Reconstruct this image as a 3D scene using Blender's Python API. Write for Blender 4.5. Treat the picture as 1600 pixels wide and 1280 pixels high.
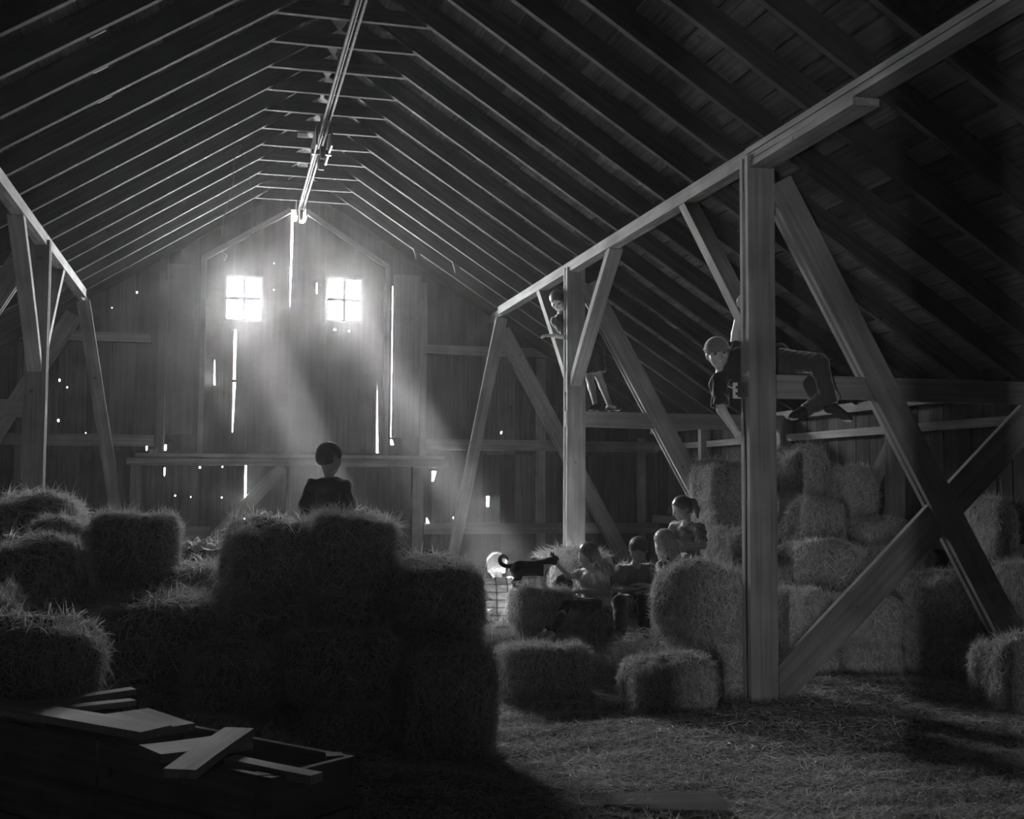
import bpy, bmesh, math, random
import numpy as np
from mathutils import Vector, Matrix

for o in list(bpy.data.objects):
    bpy.data.objects.remove(o, do_unlink=True)
SC = bpy.context.scene
COL = SC.collection
random.seed(7)
RNG = np.random.default_rng(11)

# ------------------------------------------------------------------ camera
CAM_F, YAW, PITCH, ROLL = 1818.5, 0.2436, 0.0630, 0.0055
cam_data = bpy.data.cameras.new('camera')
cam_data.sensor_width = 36.0
cam_data.lens = CAM_F / 1600.0 * 36.0
cam_data.clip_start = 0.05
cam_data.clip_end = 500
cam = bpy.data.objects.new('camera', cam_data)
COL.objects.link(cam)
fw = Vector((math.sin(YAW) * math.cos(PITCH), math.cos(YAW) * math.cos(PITCH), math.sin(PITCH)))
rt = Vector((math.cos(YAW), -math.sin(YAW), 0))
up = rt.cross(fw)
r2 = rt * math.cos(ROLL) + up * math.sin(ROLL)
u2 = up * math.cos(ROLL) - rt * math.sin(ROLL)
M = Matrix.Identity(4)
for i in range(3):
    M[i][0], M[i][1], M[i][2] = r2[i], u2[i], -fw[i]
M[0][3], M[1][3], M[2][3] = -0.93, 0.0, 1.55
cam.matrix_world = M
SC.camera = cam

# ------------------------------------------------------------------ world, sun, exposure
SKY = 56.0
world = bpy.data.worlds.new('sky')
SC.world = world
world.use_nodes = True
bg = world.node_tree.nodes['Background']
bg.inputs[0].default_value = (1, 1, 1, 1)
bg.inputs[1].default_value = SKY
SUN_AZ, SUN_EL = math.radians(13.5), math.radians(35.0)
sun_dir = Vector((math.sin(SUN_AZ) * math.cos(SUN_EL), -math.cos(SUN_AZ) * math.cos(SUN_EL), -math.sin(SUN_EL)))
SUN_E, SUN_DIST = 110.0, 120.0
sd = bpy.data.lights.new('sun', 'SPOT')          # the sun as a far, tiny source: its rays are parallel across the barn
sd.energy = SUN_E * 4 * math.pi * SUN_DIST ** 2
sd.shadow_soft_size = SUN_DIST * math.tan(math.radians(0.27))
sd.spot_size = math.radians(16)
sd.spot_blend = 0.0
sun = bpy.data.objects.new('sun', sd)
COL.objects.link(sun)
sun.rotation_euler = sun_dir.to_track_quat('-Z', 'Y').to_euler()
sun.location = Vector((0, 13.0, 3.0)) - sun_dir * SUN_DIST


def portal(name, loc, w, h, direction):
    """daylight portal: only guides the sampling of the sky through a real opening"""
    d = bpy.data.lights.new(name, 'AREA')
    d.shape = 'RECTANGLE'
    d.size, d.size_y = w, h
    d.cycles.is_portal = True
    o = bpy.data.objects.new(name, d)
    COL.objects.link(o)
    o.location = loc
    o.rotation_euler = Vector(direction).to_track_quat('-Z', 'Z').to_euler()
    return o


SC.view_settings.view_transform = 'Standard'
SC.view_settings.look = 'None'
SC.view_settings.exposure = 3.7
SC.view_settings.gamma = 1.0
SC.view_settings.use_curve_mapping = False
SC.cycles.use_denoising = True
SC.cycles.max_bounces = 6
SC.cycles.diffuse_bounces = 4
SC.cycles.transparent_max_bounces = 8
SC.cycles.volume_bounces = 1
SC.cycles.sample_clamp_indirect = 4.0

HAZE_DENSITY = 0.0012
GLARE_DENSITY = 0.00042
DOOR_X0, DOOR_X1, DOOR_H = -4.2, -4.075, 1.6     # door left ajar in the near gable wall
Y_NEAR, Y_FAR = -4.0, 15.80
XW = 5.15                                       # side walls
SLOPE = 0.639
Z_PL, X_PL = 3.89, 2.60                         # purlin inner top edge
RIDGE = Z_PL + SLOPE * X_PL                     # lower edge of rafters at the ridge
RAFT_H = 0.16


def rz(x):
    return RIDGE - SLOPE * abs(x)


# ------------------------------------------------------------------ object helpers
def tag(o, label=None, cat=None, group=None, kind=None):
    if label: o['label'] = label
    if cat: o['category'] = cat
    if group: o['group'] = group
    if kind: o['kind'] = kind
    return o


def empty(name, loc=(0, 0, 0)):
    o = bpy.data.objects.new(name, None)
    COL.objects.link(o)
    o.location = loc
    o.empty_display_size = 0.1
    return o


def link(name, me, parent=None, loc=None):
    o = bpy.data.objects.new(name, me)
    COL.objects.link(o)
    if parent is not None:
        o.parent = parent
    if loc is not None:
        o.location = loc
    return o


def mesh_from(name, verts, faces, mats, smooth=False, mat_idx=None):
    me = bpy.data.meshes.new(name)
    me.from_pydata([tuple(v) for v in verts], [], [tuple(f) for f in faces])
    for m in (mats if isinstance(mats, (list, tuple)) else [mats]):
        me.materials.append(m)
    if smooth:
        me.polygons.foreach_set('use_smooth', [True] * len(me.polygons))
    if mat_idx is not None:
        me.polygons.foreach_set('material_index', list(mat_idx))
    me.update()
    return me


def np_mesh(name, V, loops, starts, totals, mats, smooth=False, mat_idx=None):
    me = bpy.data.meshes.new(name)
    V = np.ascontiguousarray(V, dtype=np.float32)
    me.vertices.add(len(V))
    me.vertices.foreach_set('co', V.ravel())
    me.loops.add(len(loops))
    me.loops.foreach_set('vertex_index', np.ascontiguousarray(loops, dtype=np.int32))
    me.polygons.add(len(starts))
    me.polygons.foreach_set('loop_start', np.ascontiguousarray(starts, dtype=np.int32))
    me.polygons.foreach_set('loop_total', np.ascontiguousarray(totals, dtype=np.int32))
    for m in (mats if isinstance(mats, (list, tuple)) else [mats]):
        me.materials.append(m)
    if mat_idx is not None:
        me.polygons.foreach_set('material_index', np.ascontiguousarray(mat_idx, dtype=np.int32))
    me.update(calc_edges=True)
    me.polygons.foreach_set('use_smooth', np.full(len(starts), smooth, dtype=bool))
    return me


def box_mesh(name, size, mat, segs=3, warp=0.003, taper=0.0):
    """timber along local X: size=(length, thickness Y, height Z), slightly bowed and uneven"""
    L, T, H = size
    V, F = [], []
    by, bz = random.uniform(-1, 1) * warp, random.uniform(-1, 1) * warp
    for i in range(segs + 1):
        t = i / segs
        x = -L / 2 + L * t
        bow = 4 * t * (1 - t)
        k = 1 + random.uniform(-.012, .012) - taper * t
        for sy, sz in ((-1, -1), (1, -1), (1, 1), (-1, 1)):
            V.append((x, sy * T / 2 * k + by * bow, sz * H / 2 * k + bz * bow))
    for i in range(segs):
        a = i * 4
        for j in range(4):
            F.append((a + j, a + (j + 1) % 4, a + 4 + (j + 1) % 4, a + 4 + j))
    F.append((3, 2, 1, 0))
    e = segs * 4
    F.append((e, e + 1, e + 2, e + 3))
    return mesh_from(name, V, F, mat)


def beam(name, p0, p1, thick, height, mat, parent=None, upv=(0, 0, 1), warp=0.003):
    """box timber from p0 to p1; 'height' is measured along upv, 'thick' across"""
    p0, p1 = Vector(p0), Vector(p1)
    ax = (p1 - p0).normalized()
    upv = Vector(upv)
    zz = (upv - ax * upv.dot(ax)).normalized()
    yy = zz.cross(ax)
    me = box_mesh(name, ((p1 - p0).length, thick, height), mat, warp=warp)
    o = link(name, me)
    m = Matrix.Identity(4)
    c = (p0 + p1) / 2
    for i in range(3):
        m[i][0], m[i][1], m[i][2], m[i][3] = ax[i], yy[i], zz[i], c[i]
    if parent is not None:
        o.parent = parent
        o.matrix_local = Matrix.Translation(-parent.location) @ m
    else:
        o.matrix_world = m
    return o


# ------------------------------------------------------------------ materials (all neutral: the photograph is black and white)
def new_mat(name):
    m = bpy.data.materials.new(name)
    m.use_nodes = True
    nt = m.node_tree
    b = nt.nodes['Principled BSDF']
    return m, nt, b


def ramp(nt, fac, stops):
    r = nt.nodes.new('ShaderNodeValToRGB')
    r.color_ramp.elements[0].position = stops[0][0]
    r.color_ramp.elements[0].color = (stops[0][1],) * 3 + (1,)
    r.color_ramp.elements[1].position = stops[-1][0]
    r.color_ramp.elements[1].color = (stops[-1][1],) * 3 + (1,)
    for p, v in stops[1:-1]:
        e = r.color_ramp.elements.new(p)
        e.color = (v,) * 3 + (1,)
    nt.links.new(fac, r.inputs[0])
    return r.outputs[0]


def mult(nt, a, b):
    n = nt.nodes.new('ShaderNodeMix')
    n.data_type = 'RGBA'
    n.blend_type = 'MULTIPLY'
    n.inputs[0].default_value = 1
    nt.links.new(a, n.inputs[6])
    nt.links.new(b, n.inputs[7])
    return n.outputs[2]


def wood(name, lo, hi, rand=0.35, knots=True, rough=0.8):
    m, nt, b = new_mat(name)
    tc = nt.nodes.new('ShaderNodeTexCoord')
    oi = nt.nodes.new('ShaderNodeObjectInfo')
    add = nt.nodes.new('ShaderNodeVectorMath')
    add.operation = 'ADD'
    sc_ = nt.nodes.new('ShaderNodeVectorMath')
    sc_.operation = 'SCALE'
    cmb = nt.nodes.new('ShaderNodeCombineXYZ')
    for i in range(3): nt.links.new(oi.outputs['Random'], cmb.inputs[i])
    nt.links.new(cmb.outputs[0], sc_.inputs[0])
    sc_.inputs['Scale'].default_value = 37.0
    nt.links.new(tc.outputs['Object'], add.inputs[0])
    nt.links.new(sc_.outputs[0], add.inputs[1])
    mp = nt.nodes.new('ShaderNodeMapping')
    mp.inputs['Scale'].default_value = (1.3, 34, 34)
    nt.links.new(add.outputs[0], mp.inputs[0])
    n = nt.nodes.new('ShaderNodeTexNoise')
    n.inputs['Scale'].default_value = 1.0
    n.inputs['Detail'].default_value = 5
    nt.links.new(mp.outputs[0], n.inputs['Vector'])
    col = ramp(nt, n.outputs[0], [(0.28, lo), (0.5, (lo + hi) / 2), (0.72, hi)])
    n2 = nt.nodes.new('ShaderNodeTexNoise')
    n2.inputs['Scale'].default_value = 2.2
    n2.inputs['Detail'].default_value = 4
    nt.links.new(add.outputs[0], n2.inputs['Vector'])
    stain = ramp(nt, n2.outputs[0], [(0.3, 0.62), (0.6, 1.0)])
    col = mult(nt, col, stain)
    rnd = ramp(nt, oi.outputs['Random'], [(0.0, 1 - rand), (1.0, 1.0)])
    col = mult(nt, col, rnd)
    if knots:
        v = nt.nodes.new('ShaderNodeTexVoronoi')
        v.inputs['Scale'].default_value = 3.4
        nt.links.new(add.outputs[0], v.inputs['Vector'])
        kn = ramp(nt, v.outputs['Distance'], [(0.03, 0.35), (0.085, 1.0)])
        col = mult(nt, col, kn)
    nt.links.new(col, b.inputs['Base Color'])
    b.inputs['Roughness'].default_value = rough
    b.inputs['Specular IOR Level'].default_value = 0.04
    bp = nt.nodes.new('ShaderNodeBump')
    bp.inputs['Strength'].default_value = 0.25
    bp.inputs['Distance'].default_value = 0.004
    nt.links.new(n.outputs[0], bp.inputs['Height'])
    nt.links.new(bp.outputs[0], b.inputs['Normal'])
    return m


M_WALL = wood('weathered_boards', 0.04, 0.10, rand=0.45)
M_ROOF = wood('roof_boards', 0.06, 0.17, rand=0.6)
M_RAFT = wood('rafter_timber', 0.028, 0.065, rand=0.35)
M_FRAME = wood('sawn_frame_timber', 0.19, 0.33, rand=0.25)
M_PLANK = wood('bare_planks', 0.30, 0.52, rand=0.35)
M_OUT = wood('outer_boards', 0.12, 0.2)


def plain(name, v, rough=0.8, noise=0.0, nscale=30.0, metallic=0.0, sheen=0.0, spec=.25):
    m, nt, b = new_mat(name)
    b.inputs['Roughness'].default_value = rough
    b.inputs['Metallic'].default_value = metallic
    b.inputs['Sheen Weight'].default_value = sheen
    b.inputs['Sheen Roughness'].default_value = 0.4
    b.inputs['Specular IOR Level'].default_value = spec
    if noise:
        tc = nt.nodes.new('ShaderNodeTexCoord')
        n = nt.nodes.new('ShaderNodeTexNoise')
        n.inputs['Scale'].default_value = nscale
        n.inputs['Detail'].default_value = 3
        nt.links.new(tc.outputs['Object'], n.inputs['Vector'])
        c = ramp(nt, n.outputs[0], [(0.3, max(0, v * (1 - noise))), (0.7, min(1, v * (1 + noise)))])
        nt.links.new(c, b.inputs['Base Color'])
    else:
        b.inputs['Base Color'].default_value = (v, v, v, 1)
    return m


def hay_material(name, lo, hi, trans=0.3, per_island=True):
    m = bpy.data.materials.new(name)
    m.use_nodes = True
    nt = m.node_tree
    nt.nodes.clear()
    out = nt.nodes.new('ShaderNodeOutputMaterial')
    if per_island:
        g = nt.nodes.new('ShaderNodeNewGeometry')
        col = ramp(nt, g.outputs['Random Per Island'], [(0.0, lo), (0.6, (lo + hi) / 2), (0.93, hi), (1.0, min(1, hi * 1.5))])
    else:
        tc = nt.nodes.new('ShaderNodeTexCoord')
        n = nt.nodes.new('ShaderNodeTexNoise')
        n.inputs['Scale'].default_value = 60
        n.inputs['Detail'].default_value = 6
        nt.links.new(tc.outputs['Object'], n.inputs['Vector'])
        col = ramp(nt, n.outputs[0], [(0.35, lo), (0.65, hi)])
    d = nt.nodes.new('ShaderNodeBsdfDiffuse')
    t = nt.nodes.new('ShaderNodeBsdfTranslucent')
    mx = nt.nodes.new('ShaderNodeMixShader')
    mx.inputs[0].default_value = trans
    nt.links.new(col, d.inputs[0])
    nt.links.new(col, t.inputs[0])
    nt.links.new(d.outputs[0], mx.inputs[1])
    nt.links.new(t.outputs[0], mx.inputs[2])
    nt.links.new(mx.outputs[0], out.inputs[0])
    return m


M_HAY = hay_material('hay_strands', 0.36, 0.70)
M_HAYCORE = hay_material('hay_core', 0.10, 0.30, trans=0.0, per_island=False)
M_STEEL = plain('rusty_steel', 0.07, 0.8, 0.4, 20)
M_BLACKIRON = plain('black_iron', 0.03, 0.6)
M_ROPE = plain('rope_fibre', 0.06, 0.9)


def glass_material():
    m = bpy.data.materials.new('dusty_window_glass')
    m.use_nodes = True
    nt = m.node_tree
    nt.nodes.clear()
    out = nt.nodes.new('ShaderNodeOutputMaterial')
    tr = nt.nodes.new('ShaderNodeBsdfTransparent')
    tr.inputs[0].default_value = (0.95, 0.95, 0.95, 1)
    tl = nt.nodes.new('ShaderNodeBsdfTranslucent')
    tl.inputs[0].default_value = (0.9, 0.9, 0.9, 1)
    gl = nt.nodes.new('ShaderNodeBsdfGlossy')
    gl.inputs['Roughness'].default_value = 0.08
    tc = nt.nodes.new('ShaderNodeTexCoord')
    n = nt.nodes.new('ShaderNodeTexNoise')
    n.inputs['Scale'].default_value = 12
    n.inputs['Detail'].default_value = 4
    nt.links.new(tc.outputs['Object'], n.inputs['Vector'])
    dust = ramp(nt, n.outputs[0], [(0.3, 0.06), (0.7, 0.14)])
    mx = nt.nodes.new('ShaderNodeMixShader')
    nt.links.new(dust, mx.inputs[0])
    nt.links.new(tr.outputs[0], mx.inputs[1])
    nt.links.new(tl.outputs[0], mx.inputs[2])
    m2 = nt.nodes.new('ShaderNodeMixShader')
    m2.inputs[0].default_value = 0.05
    nt.links.new(mx.outputs[0], m2.inputs[1])
    nt.links.new(gl.outputs[0], m2.inputs[2])
    nt.links.new(m2.outputs[0], out.inputs[0])
    return m


M_GLASS = glass_material()

# ------------------------------------------------------------------ barn shell
# floor
fl = link('floor', box_mesh('floor', (2 * XW + .4, Y_FAR - Y_NEAR + .6, 0.10), M_PLANK, segs=1, warp=0),
          loc=(0, (Y_FAR + Y_NEAR) / 2, -0.09))
tag(fl, 'plank barn floor under the loose hay', kind='structure')


def slab(name, pts, thick_vec, mat):
    n = len(pts)
    V = [Vector(p) for p in pts] + [Vector(p) + Vector(thick_vec) for p in pts]
    F = [tuple(range(n)), tuple(range(2 * n - 1, n - 1, -1))] + [(i, i + n, (i + 1) % n + n, (i + 1) % n) for i in range(n)]
    return mesh_from(name, V, F, mat)


# ceiling: outer roof skin as one closed shell, boards, rafters and ties below it as parts
ROOF_UP = RAFT_H / math.cos(math.atan(SLOPE)) + 0.035
OV = 0.45
pts, n = [], 0
xo = XW + OV
zr = RIDGE + ROOF_UP
prof = [(-xo, zr - SLOPE * xo), (0, zr), (xo, zr - SLOPE * xo), (xo, zr - SLOPE * xo + .06), (0, zr + .07), (-xo, zr - SLOPE * xo + .06)]
V = [(x, Y_NEAR - .5, z) for x, z in prof] + [(x, Y_FAR + .35, z) for x, z in prof]
F = [(0, 1, 4, 5), (1, 2, 3, 4), (11, 10, 7, 6), (10, 9, 8, 7)] + [(i, i + 6, (i + 1) % 6 + 6, (i + 1) % 6) for i in range(6)]
ceil = link('ceiling', mesh_from('ceiling', V, F, M_OUT))
tag(ceil, 'underside of the steep barn roof with rafters and board sheathing', kind='structure')

ang = math.atan(SLOPE)
slen = xo / math.cos(ang)
for side in (-1, 1):
    s = 0.06
    k = 0
    while s < slen - .05:
        w = random.uniform(.17, .23)
        # each course is two boards long, butted at a random rafter
        cut = random.choice([5.9, 7.1, 8.3, 9.5, 10.7])
        for y0, y1 in ((Y_NEAR + .05, cut), (cut + .006, Y_FAR + .15)):
            sc = s + w / 2
            dz = random.uniform(-.004, .004)
            off = RAFT_H + .012 + dz
            cx = side * (sc * math.cos(ang) + off * math.sin(ang))
            cz = RIDGE - sc * math.sin(ang) + off * math.cos(ang)
            b_ = beam('roof_board', (cx, y0, cz), (cx, y1, cz), .02, w - .012, M_ROOF, ceil,
                      upv=(side * math.cos(ang), 0, -math.sin(ang)), warp=.002)
        s += w
        k += 1

rafter_y = [15.05 - (11 - i) * 0.61 for i in range(-18, 13)]
for ry in rafter_y:
    for side in (-1, 1):
        jx = random.uniform(-.008, .008)
        d = Vector((side * math.cos(ang), 0, -math.sin(ang)))
        nrm = Vector((side * math.sin(ang), 0, math.cos(ang)))
        a0 = Vector((0, ry + jx, RIDGE)) + nrm * RAFT_H / 2
        beam('rafter', a0 + d * .02, a0 + d * (slen - .1), .05, RAFT_H, M_RAFT, ceil, upv=nrm, warp=.008)
    if ry < 15.4:
        zt = 5.18
        beam('collar_tie', (-.66, ry + .05, zt + .055), (.66, ry + .05, zt + .055 + random.uniform(-.006, .006)), .045, .11, M_RAFT, ceil)

# side walls
def vboard(name, parent, poly, y, t, mat, axis='y', warp=0.0):
    """board cut from a polygon in (u, z), thickness t going outwards from the plane"""
    n = len(poly)
    cu = sum(p[0] for p in poly) / n
    cz = sum(p[1] for p in poly) / n
    # local X = up (grain direction)
    V = [(z - cz, 0.0, u - cu) for u, z in poly] + [(z - cz, t, u - cu) for u, z in poly]
    F = [tuple(range(n)), tuple(range(2 * n - 1, n - 1, -1))] + [(i, i + n, (i + 1) % n + n, (i + 1) % n) for i in range(n)]
    me = mesh_from(name, V, F, mat)
    bm = bmesh.new()
    bm.from_mesh(me)
    bmesh.ops.recalc_face_normals(bm, faces=bm.faces)
    bm.to_mesh(me)
    bm.free()
    o = link(name, me)
    m = Matrix.Identity(4)
    if axis == 'y':     # wall plane at Y=y: u is X
        cols = ((0, 0, 1), (0, 1, 0), (1, 0, 0))
        pos = (cu, y, cz)
    else:               # wall plane at X=y: u is Y
        cols = ((0, 0, 1), (1, 0, 0), (0, 1, 0))
        pos = (y, cu, cz)
    for c in range(3):
        for r in range(3):
            m[r][c] = cols[c][r]
    for r in range(3): m[r][3] = pos[r]
    if parent is not None:
        o.parent = parent
        o.matrix_local = Matrix.Translation(-parent.location) @ m
    else:
        o.matrix_world = m
    return o


Z_EAVE = 2.34
wr = link('wall_right', slab('wall_right', [(XW + .03, Y_NEAR - .2, -.1), (XW + .03, Y_FAR + .1, -.1), (XW + .03, Y_FAR + .1, 2.55), (XW + .03, Y_NEAR - .2, 2.55)], (.04, 0, 0), M_OUT))
tag(wr, 'right side wall of vertical boards under the eave', kind='structure')
y = 5.4
while y < Y_FAR:
    w = min(random.uniform(.16, .24), Y_FAR - y)
    if w > .05:
        vboard('board', wr, [(y + .004, 0), (y + w - .004, 0), (y + w - .004, 2.42), (y + .004, 2.42)], XW + random.uniform(-.004, .004), .022, M_WALL, axis='x')
    y += w
beam('wall_plate', (XW - .05, 4.0, Z_EAVE - .03), (XW - .05, Y_FAR, Z_EAVE - .03), .10, .09, M_FRAME, wr)
beam('girt', (XW - .04, 4.0, 2.06), (XW - .04, Y_FAR, 2.06), .07, .075, M_FRAME, wr)
beam('girt', (XW - .04, 4.0, 1.05), (XW - .04, Y_FAR, 1.05), .07, .10, M_FRAME, wr)
for yy in (7.37, 9.55, 11.73, 13.9):
    beam('stud', (XW - .075, yy, 0), (XW - .075, yy, 2.25), .10, .14, M_FRAME, wr, upv=(1, 0, 0))
beam('wall_brace', (XW - .10, 9.45, 2.05), (XW - .10, 10.6, .75), .05, .14, M_FRAME, wr)
wl = link('wall_left', slab('wall_left', [(-XW - .03, Y_NEAR - .2, -.1), (-XW - .03, Y_FAR + .1, -.1), (-XW - .03, Y_FAR + .1, 2.55), (-XW - .03, Y_NEAR - .2, 2.55)], (-.04, 0, 0), M_OUT))
tag(wl, 'left side wall of the barn', kind='structure')

# near gable wall, behind the camera, with an open doorway on the left
yN = Y_NEAR
gz = lambda x: zr - SLOPE * abs(x) + .02
pieces = [[(-XW - .05, -.1), (DOOR_X0, -.1), (DOOR_X0, gz(DOOR_X0)), (-XW - .05, gz(-XW))],
          [(DOOR_X0, DOOR_H), (DOOR_X1, DOOR_H), (DOOR_X1, gz(DOOR_X1)), (DOOR_X0, gz(DOOR_X0))],
          [(DOOR_X1, -.1), (XW + .05, -.1), (XW + .05, gz(XW)), (0, gz(0)), (DOOR_X1, gz(DOOR_X1))]]
V, F = [], []
for pc in pieces:
    b0 = len(V); n = len(pc)
    V += [(x, yN, z) for x, z in pc] + [(x, yN - .05, z) for x, z in pc]
    F += [tuple(range(b0, b0 + n)), tuple(range(b0 + 2 * n - 1, b0 + n - 1, -1))] + [(b0 + i, b0 + i + n, b0 + (i + 1) % n + n, b0 + (i + 1) % n) for i in range(n)]
wf = link('wall_front', mesh_from('wall_front', V, F, M_OUT))
tag(wf, 'gable wall behind the viewer with an open doorway', kind='structure')
portal('doorway_portal', ((DOOR_X0 + DOOR_X1) / 2, yN - .03, DOOR_H / 2), DOOR_X1 - DOOR_X0, DOOR_H, (0, 1, 0))

dl = beam('shading_leaf', (DOOR_X0 - .02, yN + .05, 1.05), (DOOR_X0 - .02 + 2.6 * math.sin(math.radians(31)), yN + .05 + 2.6 * math.cos(math.radians(31)), 1.05), .05, 2.1, M_OUT)  # added unseen leaf: keeps the doorway light off the left stack
tag(dl, 'added plank leaf behind the viewer, blocking doorway light to the left', kind='structure')

# ------------------------------------------------------------------ end wall
wb = empty('wall_back', (0, Y_FAR, 0))
tag(wb, 'far gable wall of weathered vertical boards with light leaking through', kind='structure')
W1 = (-.94, -.44, 3.68, 4.29)
W2 = (.39, .89, 3.72, 4.33)
SILL = 1.86
# cracks and holes: boundary x -> list of (z_top, z_bottom, width_top, width_bottom)
up_gaps = {
    -2.98: [(2.85, 2.81, .03, .03), (2.335, 2.295, .032, .03)], -2.88: [(2.755, 2.73, .015, .015)], -2.64: [(3.68, 3.65, .02, .02), (2.17, 2.155, .012, .012)],
    -2.36: [(3.80, 3.785, .012, .012)], -2.06: [(4.02, 3.99, .022, .022)], -1.89: [(2.02, 1.93, .018, .01)], -1.66: [(2.02, 1.94, .024, .02)],
    -1.27: [(4.2, 2.9, .005, .005), (2.9, 1.98, .005, .004)], -1.055: [(4.54, 3.72, .005, .005), (3.17, 2.82, .004, .02)],
    -.955: [(2.17, 1.94, .006, .026)],
    -.81: [(3.56, 2.90, .036, .032), (2.86, 2.20, .036, .006)], -.31: [(4.49, 4.47, .012, .012), (4.13, 4.11, .014, .014)],
    -.09: [(5.22, 5.07, .07, .085), (5.06, 3.83, .036, .004)], .02: [(5.2, 5.05, .10, .07)], .26: [(4.24, 4.10, .014, .012)],
    .50: [(3.625, 3.60, .06, .06)], .70: [(3.61, 3.59, .04, .04)], 1.10: [(2.98, 1.90, .004, .03)],
    1.295: [(4.24, 2.16, .008, .006), (2.13, 2.06, .02, .05)], 1.71: [(3.22, 3.18, .015, .015), (3.14, 3.10, .015, .015)],
    2.555: [(3.56, 3.4, .005, .005), (2.95, 2.7, .005, .005), (2.6, 2.45, .005, .005)], 2.84: [(2.27, 2.23, .03, .03)],
    3.63: [(2.36, 2.28, .014, .014), (2.24, 2.14, .014, .014)]}
lo_gaps = {
    -1.66: [(1.72, 1.62, .014, .008)], -1.68 + .16: [(1.375, 1.35, .02, .02)], -1.32: [(1.35, 1.335, .01, .01)], -1.22: [(1.745, 1.715, .03, .03)],
    -.93: [(1.75, 1.73, .016, .016), (1.345, 1.325, .016, .016)], -.635: [(1.76, 1.22, .024, .022), (1.06, .98, .04, .03)],
    -.15: [(1.05, 1.03, .016, .016)], .74: [(1.37, 1.35, .012, .012), (1.33, 1.31, .012, .012), (1.27, 1.25, .012, .012)], 1.80: [(1.06, .98, .01, .055)],
    1.87: [(1.70, 1.57, .075, .03)], 2.17: [(1.08, 1.05, .014, .014)], 2.575: [(1.95, .62, .004, .004)],
    2.645: [(1.36, 1.22, .045, .04)], 4.86: [(1.70, 1.2, .005, .005)]}


def fill(bounds, lo, hi):
    bs = sorted([b for b in bounds if lo < b < hi] + [lo, hi])
    out = [bs[0]]
    for b in bs[1:]:
        gap = b - out[-1]
        n = max(1, round(gap / .205))
        x0 = out[-1]
        for i in range(1, n + 1):
            out.append(x0 + gap * i / n + (random.uniform(-.02, .02) if i < n and gap / n > .1 else 0))
    return out


def clip_edge(gaps, x, z0, z1, sgn):
    """points up the left edge of a board (from z0 to z1), stepping in where there is a gap"""
    pts = [(x - .001, z0)]
    for (zt, zb, wt, wbm) in sorted(gaps, key=lambda g: g[1]):
        if zt - zb < .05:                       # knot holes are small
            m_ = (zt + zb) / 2
            zt, zb, wt, wbm = m_ + (zt - zb) * .32, m_ - (zt - zb) * .32, wt * .6, wbm * .6
        zb_, zt_ = max(zb, z0 + .002), min(zt, z1 - .002)
        if zt_ - zb_ < .004: continue
        pts += [(x - .001, zb_), (x + max(wbm * .8 if wbm > .0055 else wbm * .08, .0003), zb_ + .001), (x + max(wt * .8 if wt > .0055 else wt * .08, .0003), zt_ - .001), (x - .001, zt_)]
    pts.append((x - .001, z1))
    return pts


def wall_band(gaps, lo, hi, zfun0, zfun1, windows=()):
    wx = [v for w in windows for v in w[:2]]
    bs = fill(list(gaps.keys()) + wx, lo, hi)
    bs = sorted(set(round(b, 4) for b in bs))
    # drop slivers
    keep = [bs[0]]
    for b in bs[1:]:
        if b - keep[-1] < .05 and b not in gaps and b not in wx and b != bs[-1]: continue
        keep.append(b)
    bs = keep
    for x0, x1 in zip(bs[:-1], bs[1:]):
        spans = [(zfun0((x0 + x1) / 2), None)]
        for w in windows:
            if x0 >= w[0] - .001 and x1 <= w[1] + .001:
                spans = [(zfun0(0), w[2]), (w[3], None)]
        g = gaps.get(x0, [])
        for k in gaps:
            if abs(k - x0) < .0002: g = gaps[k]
        for z0, z1 in spans:
            if z1 is None:
                tl, tr = zfun1(x0), zfun1(x1)
                ap = [(0.0, zfun1(0.0))] if x0 < -.01 and x1 > .01 else []
            else:
                tl = tr = z1
                ap = []
            left = clip_edge(g, x0, z0, min(tl, tr) if tl > tr else tl, 1)
            poly = left + ([(x0 - .001, tl)] if tl > tr else []) + ap + [(x1 + .001, tr), (x1 + .001, z0)]
            vboard('board', wb, poly, Y_FAR + random.uniform(-.005, .005), .024, M_WALL)


ztop = lambda x: zr - SLOPE * abs(x) - .004
# a ragged hole under the peak: the boards at the middle stop short
def ztop_peak(x):
    return ztop(x)


wall_band(lo_gaps, -XW - .02, XW + .02, lambda x: -.05, lambda x: 1.95)
wall_band(up_gaps, -XW - .02, XW + .02, lambda x: 1.94, ztop_peak, (W1, W2))
YB = Y_FAR - .005


def wpart(name, x0, z0, x1, z1, w, t=.05, dy=0.0, mat=None, parent=None):
    """timber nailed on the inside of the end wall, from (x0,z0) to (x1,z1), face width w"""
    return beam(name, (x0, YB - t / 2 - dy, z0), (x1, YB - t / 2 - dy, z1), t, w, mat or M_WALL, parent or wb, upv=(-(z1 - z0), 0, (x1 - x0)))


M_GIRT = wood('wall_timber', 0.10, 0.20, rand=0.3)
wpart('girt', -XW, 2.07, -1.80, 2.07, .15, .09, mat=M_GIRT)
wpart('girt', 1.75, 2.07, XW, 2.07, .15, .09, mat=M_GIRT)
wpart('girt', -XW, 3.40, -1.85, 3.40, .12, .08, mat=M_GIRT)
wpart('girt', 1.72, 3.38, 3.9, 3.38, .12, .08, mat=M_GIRT)
wpart('girt', -XW, .88, -1.05, .88, .16, .07, mat=M_GIRT)
wpart('girt', 1.75, .92, XW, .92, .15, .07, mat=M_GIRT)
wpart('door_sill', -2.12, 1.80, 2.08, 1.80, .09, .16, mat=M_GIRT)
wpart('sill_cap', -2.02, 1.885, 2.02, 1.885, .05, .11, mat=M_GIRT)
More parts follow.
